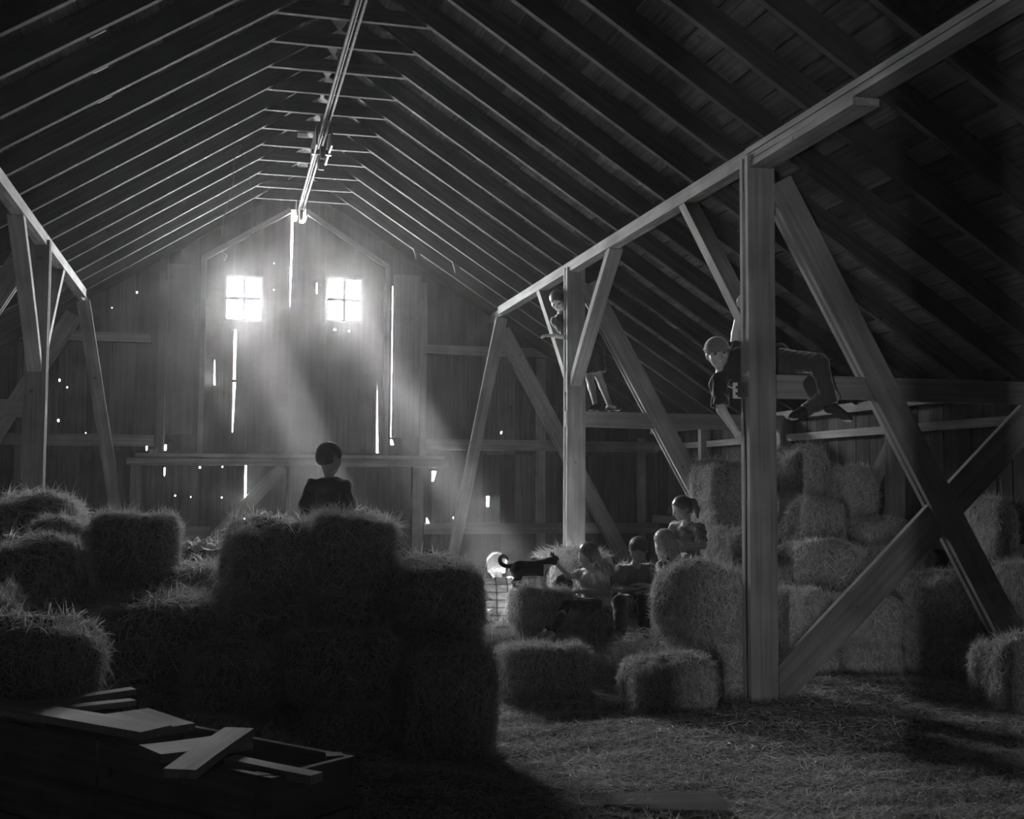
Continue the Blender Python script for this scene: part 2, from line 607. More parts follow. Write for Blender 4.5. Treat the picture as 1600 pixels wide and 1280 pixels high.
# wide light boards either side of the hay door, jambs and gable trims of the door
for sx in (-1, 1):
    wpart('wide_board', sx * 1.50, 2.16, sx * 1.50, 4.40, .36, .03, mat=M_GIRT)
    wpart('side_post', sx * 1.72, 1.9, sx * 1.72, 4.30, .10, .06, mat=M_GIRT)
    wpart('door_jamb', sx * 1.215, 1.90, sx * 1.215, 4.50, .07, .07, dy=.0, mat=M_GIRT)
    wpart('door_trim', sx * 1.22, 4.49, sx * .10, 5.20, .07, .06, dy=.03, mat=M_GIRT)
    wpart('stud', sx * 3.4, .0, sx * 3.4, 3.3, .14, .06, mat=M_GIRT)
    wpart('stud', sx * 4.9, .0, sx * 4.9, 2.2, .12, .06, mat=M_GIRT)
wpart('stud', -.03, 0, -.03, 1.76, .16, .10, mat=M_GIRT)
wpart('stud', 1.66, 0, 1.66, 1.76, .15, .10, mat=M_GIRT)
wpart('stud', -2.0, 0, -2.0, 1.76, .14, .10, mat=M_GIRT)
wpart('wall_brace', -.15, 1.74, -1.12, .68, .17, .05, dy=.08, mat=M_GIRT)
wpart('short_block', -1.80, 1.90, -1.80, 1.96, .10, .08, mat=M_GIRT)


def window(idx, W, label):
    x0, x1, z0, z1 = W
    cx, cz = (x0 + x1) / 2, (z0 + z1) / 2
    r = empty('window_%d' % idx, (cx, Y_FAR, z0))
    tag(r, label, kind='structure')
    yy = Y_FAR + .012
    fwid = .03
    for nm, p0, p1 in (('frame_rail', (x0, yy, z0 + fwid / 2), (x1, yy, z0 + fwid / 2)), ('frame_rail', (x0, yy, z1 - fwid / 2), (x1, yy, z1 - fwid / 2))):
        beam(nm, p0, p1, .05, fwid, M_GIRT, r, warp=0)
    for xx in (x0 + fwid / 2, x1 - fwid / 2):
        beam('frame_stile', (xx, yy, z0), (xx, yy, z1), .05, fwid, M_GIRT, r, upv=(1, 0, 0), warp=0)
    beam('muntin', (cx, yy, z0), (cx, yy, z1), .03, .046, M_GIRT, r, upv=(1, 0, 0), warp=0)
    beam('muntin', (x0, yy, cz), (x1, yy, cz), .03, .046, M_GIRT, r, warp=0)
    for px in ((x0 + fwid, cx - .011), (cx + .011, x1 - fwid)):
        for pz in ((z0 + fwid, cz - .011), (cz + .011, z1 - fwid)):
            # thin sheet: one face only, so light is filtered once
            me = mesh_from('pane', [(px[0] - cx, 0, pz[0] - z0), (px[1] - cx, 0, pz[0] - z0), (px[1] - cx, 0, pz[1] - z0), (px[0] - cx, 0, pz[1] - z0)], [(0, 1, 2, 3)], M_GLASS)
            link('pane', me, r, (0, .016, 0))
    portal('window_portal', (cx, Y_FAR + .06, cz), x1 - x0, z1 - z0, (0, -1, 0))
    return r


window(1, W1, 'blazing four-pane window on the left of the hay door')
window(2, W2, 'blazing four-pane window on the right of the hay door')

# hooks and a broken latch hanging by the top left of the door
# ------------------------------------------------------------------ timber frame
def group_of(name, loc, label, cat, group=None):
    e = empty(name, loc)
    tag(e, label, cat, group)
    return e


PT, PG = .040, .050            # plank thickness and the gap between two planks


def post(side, yc, label, base=0.0, top=3.83):
    x0, x1 = (2.56, 2.76)
    xm = side * (x0 + x1) / 2
    r = group_of('timber_post', (xm, yc, base), label, 'post', 'built-up posts under the purlins')
    for s in (-1, 1):
        yy = yc + s * (PG + PT) / 2
        beam('plank', (xm, yy, base), (xm, yy, top), PT, .20, M_FRAME, r, upv=(1, 0, 0), warp=.006)
    for z in (.25, 1.35, 2.62, 3.70):
        if z > base:
            beam('spacer_block', (xm, yc, z - .11), (xm, yc, z + .11), PG, .185, M_FRAME, r, upv=(1, 0, 0), warp=0)
    return r


def strut(side, yc, label, lower=(4.86, .02)):
    p0, p1 = Vector((side * 2.80, yc, 3.66)), Vector((side * lower[0], yc, lower[1]))
    r = group_of('raking_strut', p1, label, 'strut', 'raking struts from purlin to side wall')
    for s in (-1, 1):
        o = Vector((0, s * (PG + PT) / 2, 0))
        beam('plank', p0 + o, p1 + o, PT, .20, M_FRAME, r, upv=(1, 0, 0), warp=.005)
    return r


def single(name, p0, p1, t, h, label, cat, upv, group=None, mat=None):
    o = beam(name, p0, p1, t, h, mat or M_FRAME, None, upv=upv, warp=.006)
    tag(o, label, cat, group)
    return o


Y1, Y2, Y3 = 7.38, 11.73, 15.62
post(1, Y1, 'tall double-plank timber post in the foreground right, beside the stacked bales')
post(1, Y2, 'double-plank timber post further back on the right, next to the standing boy')
post(-1, Y2, 'slender timber post at the far left above the dark bales')
strut(1, Y1, 'raking double strut running down right from the foreground post top')
strut(1, Y2, 'raking double strut behind the boy standing on the beam')
strut(1, Y3, 'raking strut against the far wall, right of the sunbeam')
strut(-1, Y2, 'raking double strut at the left edge of the picture')
strut(-1, Y3, 'raking strut against the far wall, left side')
single('lower_brace', (2.66, Y1, .04), (XW - .12, Y1, 2.24), PG - .004, .235, 'wide plank brace rising right from the foot of the foreground post', 'brace', (1, 0, -1))
single('tie_beam', (2.56, Y1, 2.225), (XW - .03, Y1, 2.225), PG - .002, .165, 'horizontal tie beam by the foreground post, carrying the boy in a cap', 'beam', (0, 0, 1))
single('tie_beam', (2.56, Y2, 2.225), (XW - .03, Y2, 2.225), .10, .165, 'horizontal tie beam at the farther post, under the standing boy', 'beam', (0, 0, 1))
single('tie_beam', (-2.56, Y2, 2.225), (-XW + .03, Y2, 2.225), .06, .165, 'horizontal tie beam at the left post', 'beam', (0, 0, 1))


def knee(side, y_post, y_pur, label):
    x = side * 2.66
    return single('knee_brace', (x, y_pur, 3.80), (x, y_post, 2.60), .13, .085, label, 'brace', (0, 1, 1), 'knee braces from posts to purlins')


knee(1, Y1 + .06, 8.62, 'pale knee brace left of the foreground post')
knee(1, Y2 - .05, 10.40, 'knee brace on the near side of the farther right post')
knee(1, Y2 + .05, 13.0, 'knee brace behind the leaning boy at the farther right post')
knee(-1, Y2 - .05, 10.40, 'knee brace on the near side of the left post')
knee(-1, Y2 + .05, 13.05, 'knee brace on the far side of the left post')

# purlins
for side, w in ((1, 'right'), (-1, 'left')):
    x = side * 2.655
    r = group_of('purlin', (x, 7.3, 3.7), 'long %s purlin beam carrying the rafters towards the far wall' % w, 'beam')
    y0 = 7.22
    beam('plank', (side * 2.61, y0, 3.835), (side * 2.61, 14.95, 3.835), .05, .105, M_FRAME, r)
    beam('plank', (side * 2.665, y0 + .1, 3.83), (side * 2.665, Y_FAR - .02, 3.83), .05, .10, M_FRAME, r)
    r = None if side < 0 else group_of('purlin', (x, 0, 3.7), 'near %s purlin beam overhead, lapped over the post' % w, 'beam')
    if r: beam('plank', (side * 2.645, -3.9, 3.865), (side * 2.645, 7.38, 3.865), .15, .042, M_FRAME, r)
    if r: beam('plank', (side * 2.655, -3.9, 3.820), (side * 2.655, 7.30, 3.820), .15, .042, M_FRAME, r)
    if r: beam('bolster', (side * 2.66, 5.95, 3.775), (side * 2.66, 7.35, 3.765), .17, .045, M_FRAME, r)
    # leaning end legs by the far wall
    single('leaning_leg', (side * 2.60, 14.80, 3.72), (side * 1.99, 15.45, .0), .06, .15, 'leaning plank leg by the far wall, %s of the hay door' % w, 'brace', (1, 0, 0), mat=M_GIRT)

pp = beam('shadow_post', (-1.285, -.15, 0), (-1.285, -.15, rz(-1.285) - .01), .18, .17, M_FRAME, None, upv=(1, 0, 0))  # added out of view so that its shadow crosses the right brace
tag(pp, 'added unseen post behind the viewer, shading the right brace', kind='structure')
# hay track under the collar ties, with its trolley
tr_ = group_of('hay_track', (0, 8, 5.1), 'steel hay trolley track hung along the ridge', 'rail')
for sx in (-1, 1):
    beam('rail', (sx * .030, -2, 5.10), (sx * .030, 15.25, 5.10), .018, .03, M_STEEL, tr_, warp=.004)
beam('web', (0, -2, 5.135), (0, 15.25, 5.135), .012, .06, M_STEEL, tr_)
for yy in np.arange(1.0, 15.2, 1.83):
    beam('hanger', (0, yy, 5.12), (0, yy, 5.42), .015, .03, M_STEEL, tr_, upv=(1, 0, 0), warp=0)


def lathe_x(name, c, r, t, mat, parent, seg=20, hole=.35):
    """wheel with its axle along X"""
    prof = [(-t / 2, r * hole), (-t / 2, r * .82), (-t / 2, r), (-t / 6, r * .86), (t / 6, r * .86), (t / 2, r), (t / 2, r * .82), (t / 2, r * hole)]
    V, F = [], []
    for i in range(seg):
        a = 2 * math.pi * i / seg
        for x, rr in prof:
            V.append((x, rr * math.cos(a), rr * math.sin(a)))
    n = len(prof)
    for i in range(seg):
        j = (i + 1) % seg
        for k in range(n):
            F.append((i * n + k, i * n + (k + 1) % n, j * n + (k + 1) % n, j * n + k))
    me = mesh_from(name, V, F, mat)
    return link(name, me, parent, Vector(c) - parent.location)


tro = group_of('hay_trolley', (0, 11.9, 4.92), 'dark iron hay trolley with wheels hanging on the ridge track', 'trolley')
for sx in (-1, 1):
    beam('side_plate', (sx * .075, 11.60, 5.02), (sx * .075, 12.35, 5.02), .018, .20, M_BLACKIRON, tro)
    for yy in (11.68, 12.22):
        lathe_x('wheel', (sx * .055, yy, 5.12), .07, .03, M_BLACKIRON, tro)
beam('cross_bar', (-.10, 11.95, 4.94), (.10, 11.95, 4.94), .05, .05, M_BLACKIRON, tro)
lathe_x('pulley', (0, 11.80, 4.90), .075, .05, M_BLACKIRON, tro)
lathe_x('pulley', (0, 12.12, 4.89), .085, .05, M_BLACKIRON, tro)
beam('hook_plate', (0, 11.95, 4.95), (0, 11.95, 4.76), .02, .05, M_BLACKIRON, tro, upv=(1, 0, 0), warp=0)
tro2 = group_of('track_stop', (0, 15.1, 5.0), 'dark iron stop at the far end of the ridge track', 'track end')
beam('plate', (-.06, 14.95, 5.06), (-.06, 15.3, 5.06), .016, .22, M_BLACKIRON, tro2)
beam('plate', (.06, 14.95, 5.06), (.06, 15.3, 5.06), .016, .22, M_BLACKIRON, tro2)
lathe_x('pulley', (0, 15.15, 5.0), .08, .05, M_BLACKIRON, tro2)


def tube(name, pts, r, mat, parent=None, seg=6):
    pts = [Vector(p) for p in pts]
    org = pts[0].copy() if parent is None else parent.location
    V, F = [], []
    n = len(pts)
    ref = Vector((.3, 1, .2)).normalized()
    for i, p in enumerate(pts):
        t = (pts[min(i + 1, n - 1)] - pts[max(i - 1, 0)]).normalized()
        a = t.cross(ref).normalized()
        b = t.cross(a)
        rr = r[i] if isinstance(r, (list, tuple)) else r
        for k in range(seg):
            th = 2 * math.pi * k / seg
            V.append(p + (a * math.cos(th) + b * math.sin(th)) * rr - org)
    for i in range(n - 1):
        for k in range(seg):
            F.append((i * seg + k, i * seg + (k + 1) % seg, (i + 1) * seg + (k + 1) % seg, (i + 1) * seg + k))
    F.append(tuple(range(seg - 1, -1, -1)))
    F.append(tuple(range((n - 1) * seg, n * seg)))
    me = mesh_from(name, V, F, mat, smooth=True)
    o = link(name, me, parent)
    if parent is None: o.location = org
    return o


def smooth_path(P, n=8):
    P = [Vector(p) for p in P]
    out = []
    for i in range(len(P) - 1):
        p0, p1, p2, p3 = P[max(i - 1, 0)], P[i], P[i + 1], P[min(i + 2, len(P) - 1)]
        for k in range(n):
            t = k / n
            out.append(0.5 * ((2 * p1) + (-p0 + p2) * t + (2 * p0 - 5 * p1 + 4 * p2 - p3) * t * t + (-p0 + 3 * p1 - 3 * p2 + p3) * t ** 3))
    out.append(P[-1])
    return out


tag(tube('hanging_wire', smooth_path([(-.96, 12.5, 5.02), (-.80, 12.5, 5.12), (-.87, 12.5, 4.95), (-.88, 12.5, 4.70), (-.96, 12.5, 4.35), (-.99, 12.5, 4.10)]), .004, M_ROPE),
    'thin looped wire hanging from a rafter, the left one of two', 'wire')
tag(tube('hanging_wire', smooth_path([(-.86, 12.5, 5.02), (-.75, 12.52, 4.96), (-.67, 12.5, 4.41), (-.70, 12.5, 4.10), (-.75, 12.5, 3.94)]), .003, M_ROPE),
    'thin straight wire hanging from a rafter, the right one of two', 'wire')
tag(tube('door_hook', smooth_path([(-1.0, 15.70, 4.66), (-.95, 15.68, 4.62), (-.99, 15.66, 4.56), (-.93, 15.66, 4.52), (-.97, 15.66, 4.45)]), .007, M_STEEL),
    'bent wire hook at the top left of the hay door', 'hook')

# scraps of wood wedged between rafters
def scrap(loc, size, rot, label):
    me = box_mesh('wood_scrap', size, M_PLANK, segs=2, warp=.002)
    o = link('wood_scrap', me, loc=loc)
    o.rotation_euler = rot
    tag(o, label, 'wood scrap', 'pale scraps nailed between the rafters')
    return o


for (x, y, lab) in ((-1.80, 7.73, 'pale square scrap between the left rafters, nearest of three'), (-1.84, 8.34, 'pale square scrap between the left rafters, middle of three'),
                    (-1.87, 8.95, 'pale square scrap between the left rafters, farthest of three')):
    scrap((x, y + .09, rz(x) + .09), (.11, .02, .12), (0, -ang, random.uniform(-.05, .05)), lab)
for (x, y, lab) in ((1.52, 15.0, 'small triangular gusset under a right rafter, nearer the peak'), (1.93, 14.42, 'small triangular gusset under a right rafter, lower one')):
    me = slab('gusset', [(-.07, 0, .05), (.07, 0, .03), (-.03, 0, -.10)], (0, .03, 0), M_RAFT)
    tag(link('gusset', me, loc=(x, y, rz(x) + .0)), lab, 'wood scrap')
tag(beam('paper_scrap', (-.24, 12.10, 5.155), (-.13, 12.10, 5.155), .006, .045, plain('paper', .75), None), 'small white scrap on a collar tie beside the trolley', 'scrap')

# electrical box on the foreground post
jb = group_of('outlet_box', (2.53, 7.37, 2.17), 'small electrical box with a pale outlet plate on the foreground post', 'outlet')
beam('box_body', (2.545, 7.37, 2.15), (2.545, 7.37, 2.25), .085, .05, M_STEEL, jb, upv=(1, 0, 0), warp=0)
pl = beam('cover_plate', (2.535, 7.46, 2.145), (2.535, 7.46, 2.255), .012, .055, plain('pale_plastic', .7, .4), jb, upv=(1, 0, 0), warp=0)
for dz in (-.022, .022):
    q = beam('socket', (2.533, 7.452, 2.20 + dz - .009), (2.533, 7.452, 2.20 + dz + .009), .006, .02, M_BLACKIRON, jb, upv=(1, 0, 0), warp=0)
tag(tube('electric_cable', smooth_path([(2.55, 7.375, 2.14), (2.55, 7.38, 2.05), (2.565, 7.385, 1.6), (2.56, 7.385, .9), (2.565, 7.385, .1)]), .006, M_BLACKIRON), 'dark cable running down the foreground post from the outlet box', 'cable')

# ------------------------------------------------------------------ hay
def value_noise(P, seed=0, freq=4.0):
    """cheap smooth pseudo-noise from a few random plane waves, about -1..1"""
    r = np.random.default_rng(seed)
    out = np.zeros(len(P))
    for k in range(7):
        d = r.normal(size=3)
        d /= np.linalg.norm(d)
        f = freq * r.uniform(.6, 2.2)
        out += np.sin(P @ d * f + r.uniform(0, 6.28)) / (1 + .4 * k)
    return out / 2.6


def ribbons(P, D, N, L, W, lift, curl):
    """straw ribbons: root P, direction D, surface normal N, length L, width W -> verts, loops, starts, totals"""
    n = len(P)
    side = np.cross(D, N)
    side /= np.maximum(np.linalg.norm(side, axis=1, keepdims=True), 1e-6)
    tw = RNG.uniform(-1, 1, (n, 1))
    side = side * np.cos(tw) + N * np.sin(tw)
    mid = P + D * (L * .5)[:, None] + N * (lift * .65)[:, None] + curl * (L * .10)[:, None]
    tip = P + D * L[:, None] + N * lift[:, None] + curl * (L * .35)[:, None]
    w = (W / 2)[:, None]
    V = np.stack([P - side * w, P + side * w, mid - side * w, mid + side * w, tip], axis=1).reshape(-1, 3)
    b = (np.arange(n) * 5)[:, None]
    loops = np.concatenate([b + np.array([[0, 1, 3, 2]]), b + np.array([[2, 3, 4]])], axis=1).ravel()
    totals = np.tile(np.array([4, 3]), n)
    starts = np.concatenate([[0], np.cumsum(totals)[:-1]])
    return V, loops, starts, totals


def unit(A):
    return A / np.maximum(np.linalg.norm(A, axis=1, keepdims=True), 1e-9)


def bale_mesh(seed, half=(.42, .27, .21), n_straw=7500, p=7.0, rough=.022):
    """a shaggy hay bale about its own centre"""
    global RNG
    RNG = np.random.default_rng(100 + seed)
    half = np.array(half)

    def surf(U):
        Q = U / (np.sum(np.abs(U) ** p, axis=1, keepdims=True) ** (1 / p))
        X = Q * half
        nrm = unit(np.sign(Q) * np.abs(Q) ** (p - 1) / half)
        return X + nrm * (rough * value_noise(X, seed, 9.0) + .016 * value_noise(X, seed + 50, 24.0))[:, None], nrm

    # core
    g = 9
    t = np.linspace(-1, 1, g)
    V, loops = [], []
    off = 0
    for ax in range(3):
        for sg in (-1, 1):
            A, B = np.meshgrid(t, t, indexing='ij')
            U = np.zeros((g * g, 3))
            U[:, ax] = sg
            U[:, (ax + 1) % 3] = A.ravel()
            U[:, (ax + 2) % 3] = B.ravel()
            X, _ = surf(U)
            V.append(X * .97)
            for i in range(g - 1):
                for j in range(g - 1):
                    q = [i * g + j, (i + 1) * g + j, (i + 1) * g + j + 1, i * g + j + 1]
                    if sg < 0: q = q[::-1]
                    loops += [off + v for v in q]
            off += g * g
    V = np.concatenate(V)
    nq = len(loops) // 4
    # straw
    areas = np.array([half[1] * half[2], half[0] * half[2], half[0] * half[1]])
    ax = RNG.choice(3, n_straw, p=areas / areas.sum())
    U = RNG.uniform(-1, 1, (n_straw, 3))
    U[np.arange(n_straw), ax] = RNG.choice([-1, 1], n_straw)
    P, N = surf(U)
    D = RNG.normal(size=(n_straw, 3))
    D[:, 2] *= 1.25
    D -= N * np.sum(D * N, axis=1, keepdims=True) * .8
    D = unit(D)
    L = RNG.uniform(.03, .12, n_straw) * np.where(RNG.random(n_straw) < .08, 1.9, 1)
    W = RNG.uniform(.0022, .0050, n_straw)
    lift = np.abs(RNG.normal(0, .012, n_straw)) + np.where(RNG.random(n_straw) < .08, .035, .0)
    curl = np.stack([RNG.normal(0, .25, n_straw), RNG.normal(0, .25, n_straw), RNG.normal(-.45, .35, n_straw)], 1)
    V2, l2, s2, t2 = ribbons(P - N * .006, D, N, L, W, lift, curl)
    allV = np.concatenate([V, V2])
    al = np.concatenate([np.array(loops), l2 + len(V)])
    st = np.concatenate([np.arange(nq) * 4, s2 + nq * 4])
    to = np.concatenate([np.full(nq, 4), t2])
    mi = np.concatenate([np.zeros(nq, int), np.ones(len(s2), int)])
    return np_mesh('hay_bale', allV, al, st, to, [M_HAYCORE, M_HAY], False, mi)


BALES = [bale_mesh(i, n_straw=11000, p=[4.5, 3.8, 5.5, 3.2, 4.8, 4.0][i], rough=[.034, .042, .026, .05, .032, .04][i]) for i in range(6)]
HALF = (.42, .27, .21)
_bk = [0]


def bale(x0, x1, y0, y1, z0, z1, label, cat='hay bale', group=None, rot=None, variant=None, tilt=(0, 0)):
    """one bale filling the given extents (long side along X unless it is deeper than wide)"""
    k = _bk[0]
    _bk[0] += 1
    dx, dy, dz = x1 - x0, y1 - y0, z1 - z0
    o = link('hay_bale', BALES[(k * 5 + 1) % 6 if variant is None else variant])
    o.location = ((x0 + x1) / 2, (y0 + y1) / 2, (z0 + z1) / 2)
    turn = dy > dx * 1.1
    base = math.pi / 2 if turn else 0.0
    if k % 2: base += math.pi
    rr = random.uniform(-.07, .07) if rot is None else rot
    o.rotation_euler = (random.uniform(-.05, .05), random.uniform(-.05, .05), base + rr)
    lx, ly = (dy, dx) if turn else (dx, dy)
    o.scale = (lx / 2 / HALF[0] * 1.05, ly / 2 / HALF[1] * 1.05, dz / 2 / HALF[2] * 1.06)
    tag(o, label, cat, group)
    return o


LEVEL = {1: ['lone'], 2: ['bottom', 'top'], 3: ['bottom', 'middle', 'top'], 4: ['bottom', 'second-lowest', 'second-highest', 'top']}


def column(x0, x1, y0, y1, ztop, n, phrase, show=None, group=None, variant=None):
    """bales stacked one on another from the floor up to ztop"""
    h = ztop / n
    for i in range(n):
        if show is not None and i not in show: continue
        j = .02 if i < n - 1 else 0
        dx, dy = random.uniform(-j, j), random.uniform(-j, j)
        lab = ('%s hay bale %s' % (LEVEL[n][i], phrase)) if n > 1 else 'hay bale ' + phrase
        bale(x0 + dx, x1 + dx, y0 + dy, y1 + dy, i * h, (i + 1) * h + .008, lab, group=group, variant=variant if i == n - 1 else None)


G_L, G_R, G_C = 'bales of the dark left stack', 'bales of the pile by the right wall', 'bales the children sit among'
# dark stack in the left middle
column(-.38, .11, 6.90, 7.60, 1.33, 3, 'of the big left stack, under and before the seated boy', group=G_L, variant=2)
column(-.91, -.41, 6.88, 7.58, 1.29, 3, 'of the big left stack, rounded heap left of the seated boy', group=G_L, variant=3)
column(.08, .57, 6.64, 7.38, 1.06, 3, 'of the big left stack, at its right end', group=G_L, variant=0)
column(.06, .57, 6.32, 6.64, .60, 1, 'on the floor at the front right foot of the left stack', group=G_L)
column(-.56, .02, 6.40, 6.90, .70, 2, 'in the front middle of the left stack', group=G_L)
column(-1.10, -.60, 6.40, 6.88, .64, 2, 'at the front left foot of the left stack', group=G_L)
column(-1.62, -.98, 6.70, 7.50, .86, 2, 'with a pale lit top, left of the rounded heap', group=G_L, variant=2)
column(-1.42, -.72, 7.62, 8.55, .97, 2, 'behind the pale lit top, leading to the crumpled cloth', group=G_L, variant=2)
column(-.46, .06, 7.66, 8.50, 1.22, 3, 'the small boy sits on', show=(2,), group=G_L)
column(-1.30, -.70, 8.72, 9.40, 1.02, 2, 'under the crumpled cloth', show=(1,), group=G_L)
# bales at the left edge
column(-1.73, -1.21, 7.72, 8.28, 1.31, 3, 'squared and dark with a lit right edge, left of the crumpled cloth', show=(1, 2), group=G_L, variant=2)
column(-2.45, -1.86, 8.32, 9.0, 1.42, 3, 'highest at the far left edge', show=(2,), group=G_L)
column(-2.20, -1.68, 7.05, 7.70, 1.19, 3, 'with a round lit back, second from the left edge', show=(1, 2), group=G_L, variant=3)
column(-2.10, -1.75, 7.76, 8.28, 1.27, 3, 'half hidden between the round-backed and the highest left bale', show=(2,), group=G_L)
column(-2.45, -1.90, 6.05, 6.60, 1.0, 2, 'cut off by the left edge of the picture', show=(1,), group=G_L)
column(-2.15, -1.46, 5.62, 6.10, .88, 2, 'low at the left edge behind the loose planks', group=G_L, variant=3)
# centre: where the children sit
column(.98, 1.58, 7.78, 8.20, .40, 1, 'alone on the floor in front of the cat, with a lit top', group=G_C, variant=2)
column(1.67, 2.24, 7.10, 7.52, .39, 1, 'on the floor left of the foreground post, with a lit left end', group=G_C, variant=0)
column(2.12, 2.74, 7.60, 8.10, .96, 2, 'leaning against the foreground post', group=G_C, variant=3)
column(1.06, 1.34, 8.70, 9.30, .40, 1, 'glowing in the sun left of the cat', group=G_C)
column(1.38, 1.84, 9.02, 9.44, .68, 2, 'the cat stands on', group=G_C)
column(1.42, 2.02, 8.46, 8.98, .235, 1, 'low under the feet of the girl with the cat', group=G_C)
column(1.90, 2.58, 9.02, 9.56, .50, 1, 'the girl with the cat sits on', group=G_C)
column(2.06, 2.66, 8.44, 8.94, .34, 1, 'low under the feet of the reader', group=G_C)
column(2.00, 2.50, 9.90, 10.40, .90, 2, 'sunlit behind the cat and the petting girl', group=G_C)
column(2.55, 2.92, 9.72, 10.20, .78, 2, 'behind the reader', group=G_C)
column(2.64, 3.08, 9.04, 9.60, .50, 1, 'the long-haired girl sits on', group=G_C)
column(2.98, 3.40, 9.62, 10.16, .80, 2, 'the girl with the ponytail sits on', group=G_C)
column(3.43, 3.84, 9.60, 10.10, 1.12, 3, 'right of the girl with the ponytail', group=G_C)
# pile along the right wall
column(3.52, 3.94, 10.20, 10.75, 1.75, 4, 'standing tall behind the foreground post, under the boy in the cap', show=(1, 2, 3), group=G_R, variant=3)
column(4.24, 4.66, 9.92, 10.45, 1.88, 4, 'highest of the pile at the right wall', show=(1, 2, 3), group=G_R, variant=3)
column(4.70, 5.06, 9.75, 10.25, 1.70, 4, 'of the pile touching the right wall boards', show=(2, 3), group=G_R)
column(4.00, 4.52, 9.36, 9.84, 1.40, 3, 'in front of the highest bale of the right pile', show=(1, 2), group=G_R)
column(4.58, 5.06, 9.22, 9.70, 1.22, 3, 'by the right wall behind the crossing braces', show=(1, 2), group=G_R, variant=0)
column(3.60, 4.30, 8.62, 9.12, 1.06, 3, 'with a drooping pale front, right of the foreground post', group=G_R, variant=3)
column(4.42, 4.96, 8.70, 9.15, 1.03, 3, 'seen between the two crossing braces', show=(2,), group=G_R)
column(3.30, 3.62, 8.05, 8.48, .72, 2, 'in the shade just right of the foreground post', group=G_R)
column(3.72, 4.16, 7.98, 8.46, .68, 2, 'in the dark under the wide brace', group=G_R)
column(4.34, 4.80, 7.85, 8.46, .84, 2, 'in the dark right of the crossing braces', group=G_R)
column(4.78, 5.06, 7.50, 7.80, .95, 2, 'shaded against the right wall near the picture edge', show=(1,), group=G_R)
column(4.86, 5.10, 7.84, 8.45, 1.42, 3, 'at the right wall above the shaded bales', show=(2,), group=G_R, variant=1)
column(4.02, 4.52, 6.68, 7.08, .50, 1, 'pale and shaggy at the right edge of the picture', group=G_R, variant=3)

# loose hay on the floor: a bumpy layer and the straws lying on it
def hmap(x, y):
    P = np.stack([x, y, np.zeros_like(x)], 1)
    h = .035 + .022 * value_noise(P, 3, 3.0) + .014 * value_noise(P, 4, 9.0) + .006 * value_noise(P, 5, 24.0)
    for mx, my, mr, mh in ((.05, 5.42, .38, .14), (-1.15, 5.95, .40, .30), (-.75, 5.75, .35, .16), (2.9, 6.7, .6, .05), (4.1, 7.5, .6, .06), (.95, 8.6, .5, .08), (3.3, 7.6, .6, .10), (.75, 5.15, .5, .06), (-.3, 6.1, .6, .08), (1.7, 6.9, .7, .05)):
        h = h + mh * np.exp(-(((x - mx) ** 2 + (y - my) ** 2) / (mr * mr)))
    return np.maximum(h, .004)


def hay_floor():
    global RNG
    RNG = np.random.default_rng(5)
    xs = np.linspace(-5.0, 5.05, 126)
    ys = np.linspace(1.5, 15.3, 150)
    A, B = np.meshgrid(xs, ys, indexing='ij')
    Z = hmap(A.ravel(), B.ravel())
    V = np.stack([A.ravel(), B.ravel(), Z - .004], 1)
    nx, ny = len(xs), len(ys)
    I = (np.arange(nx - 1)[:, None] * ny + np.arange(ny - 1)[None, :]).ravel()
    loops = np.stack([I, I + ny, I + ny + 1, I + 1], 1).ravel()
    nq = len(I)
    # straws, denser towards the viewer
    n = 210000
    u = RNG.random(n)
    y = 4.2 + 7.6 * u ** 1.7
    half_l = -0.93 + y * math.tan(YAW - .44)
    half_r = -0.93 + y * math.tan(YAW + .44)
    x = RNG.uniform(np.maximum(half_l, -3.2), np.minimum(half_r, 5.0))
    z = hmap(x, y)
    e = .01
    N = unit(np.stack([-(hmap(x + e, y) - z) / e, -(hmap(x, y + e) - z) / e, np.ones(n)], 1))
    th = RNG.uniform(0, 2 * np.pi, n)
    D = np.stack([np.cos(th), np.sin(th), RNG.normal(.05, .22, n)], 1)
    D = unit(D - N * np.sum(D * N, axis=1, keepdims=True) * .75)
    L = RNG.uniform(.025, .10, n)
    W = RNG.uniform(.0022, .0048, n)
    lift = np.abs(RNG.normal(0, .012, n)) + np.where(RNG.random(n) < .03, .03, 0)
    curl = RNG.normal(0, .35, (n, 3))
    V2, l2, s2, t2 = ribbons(np.stack([x, y, z - .002], 1), D, N, L, W, lift, curl)
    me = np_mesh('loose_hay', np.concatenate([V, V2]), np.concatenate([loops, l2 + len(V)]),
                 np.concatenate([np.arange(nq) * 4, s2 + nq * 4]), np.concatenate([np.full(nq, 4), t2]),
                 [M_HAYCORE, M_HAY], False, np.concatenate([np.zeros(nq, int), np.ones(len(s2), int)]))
    o = link('loose_hay', me)
    tag(o, 'loose hay and chaff strewn over the barn floor', 'hay', kind='stuff')


hay_floor()


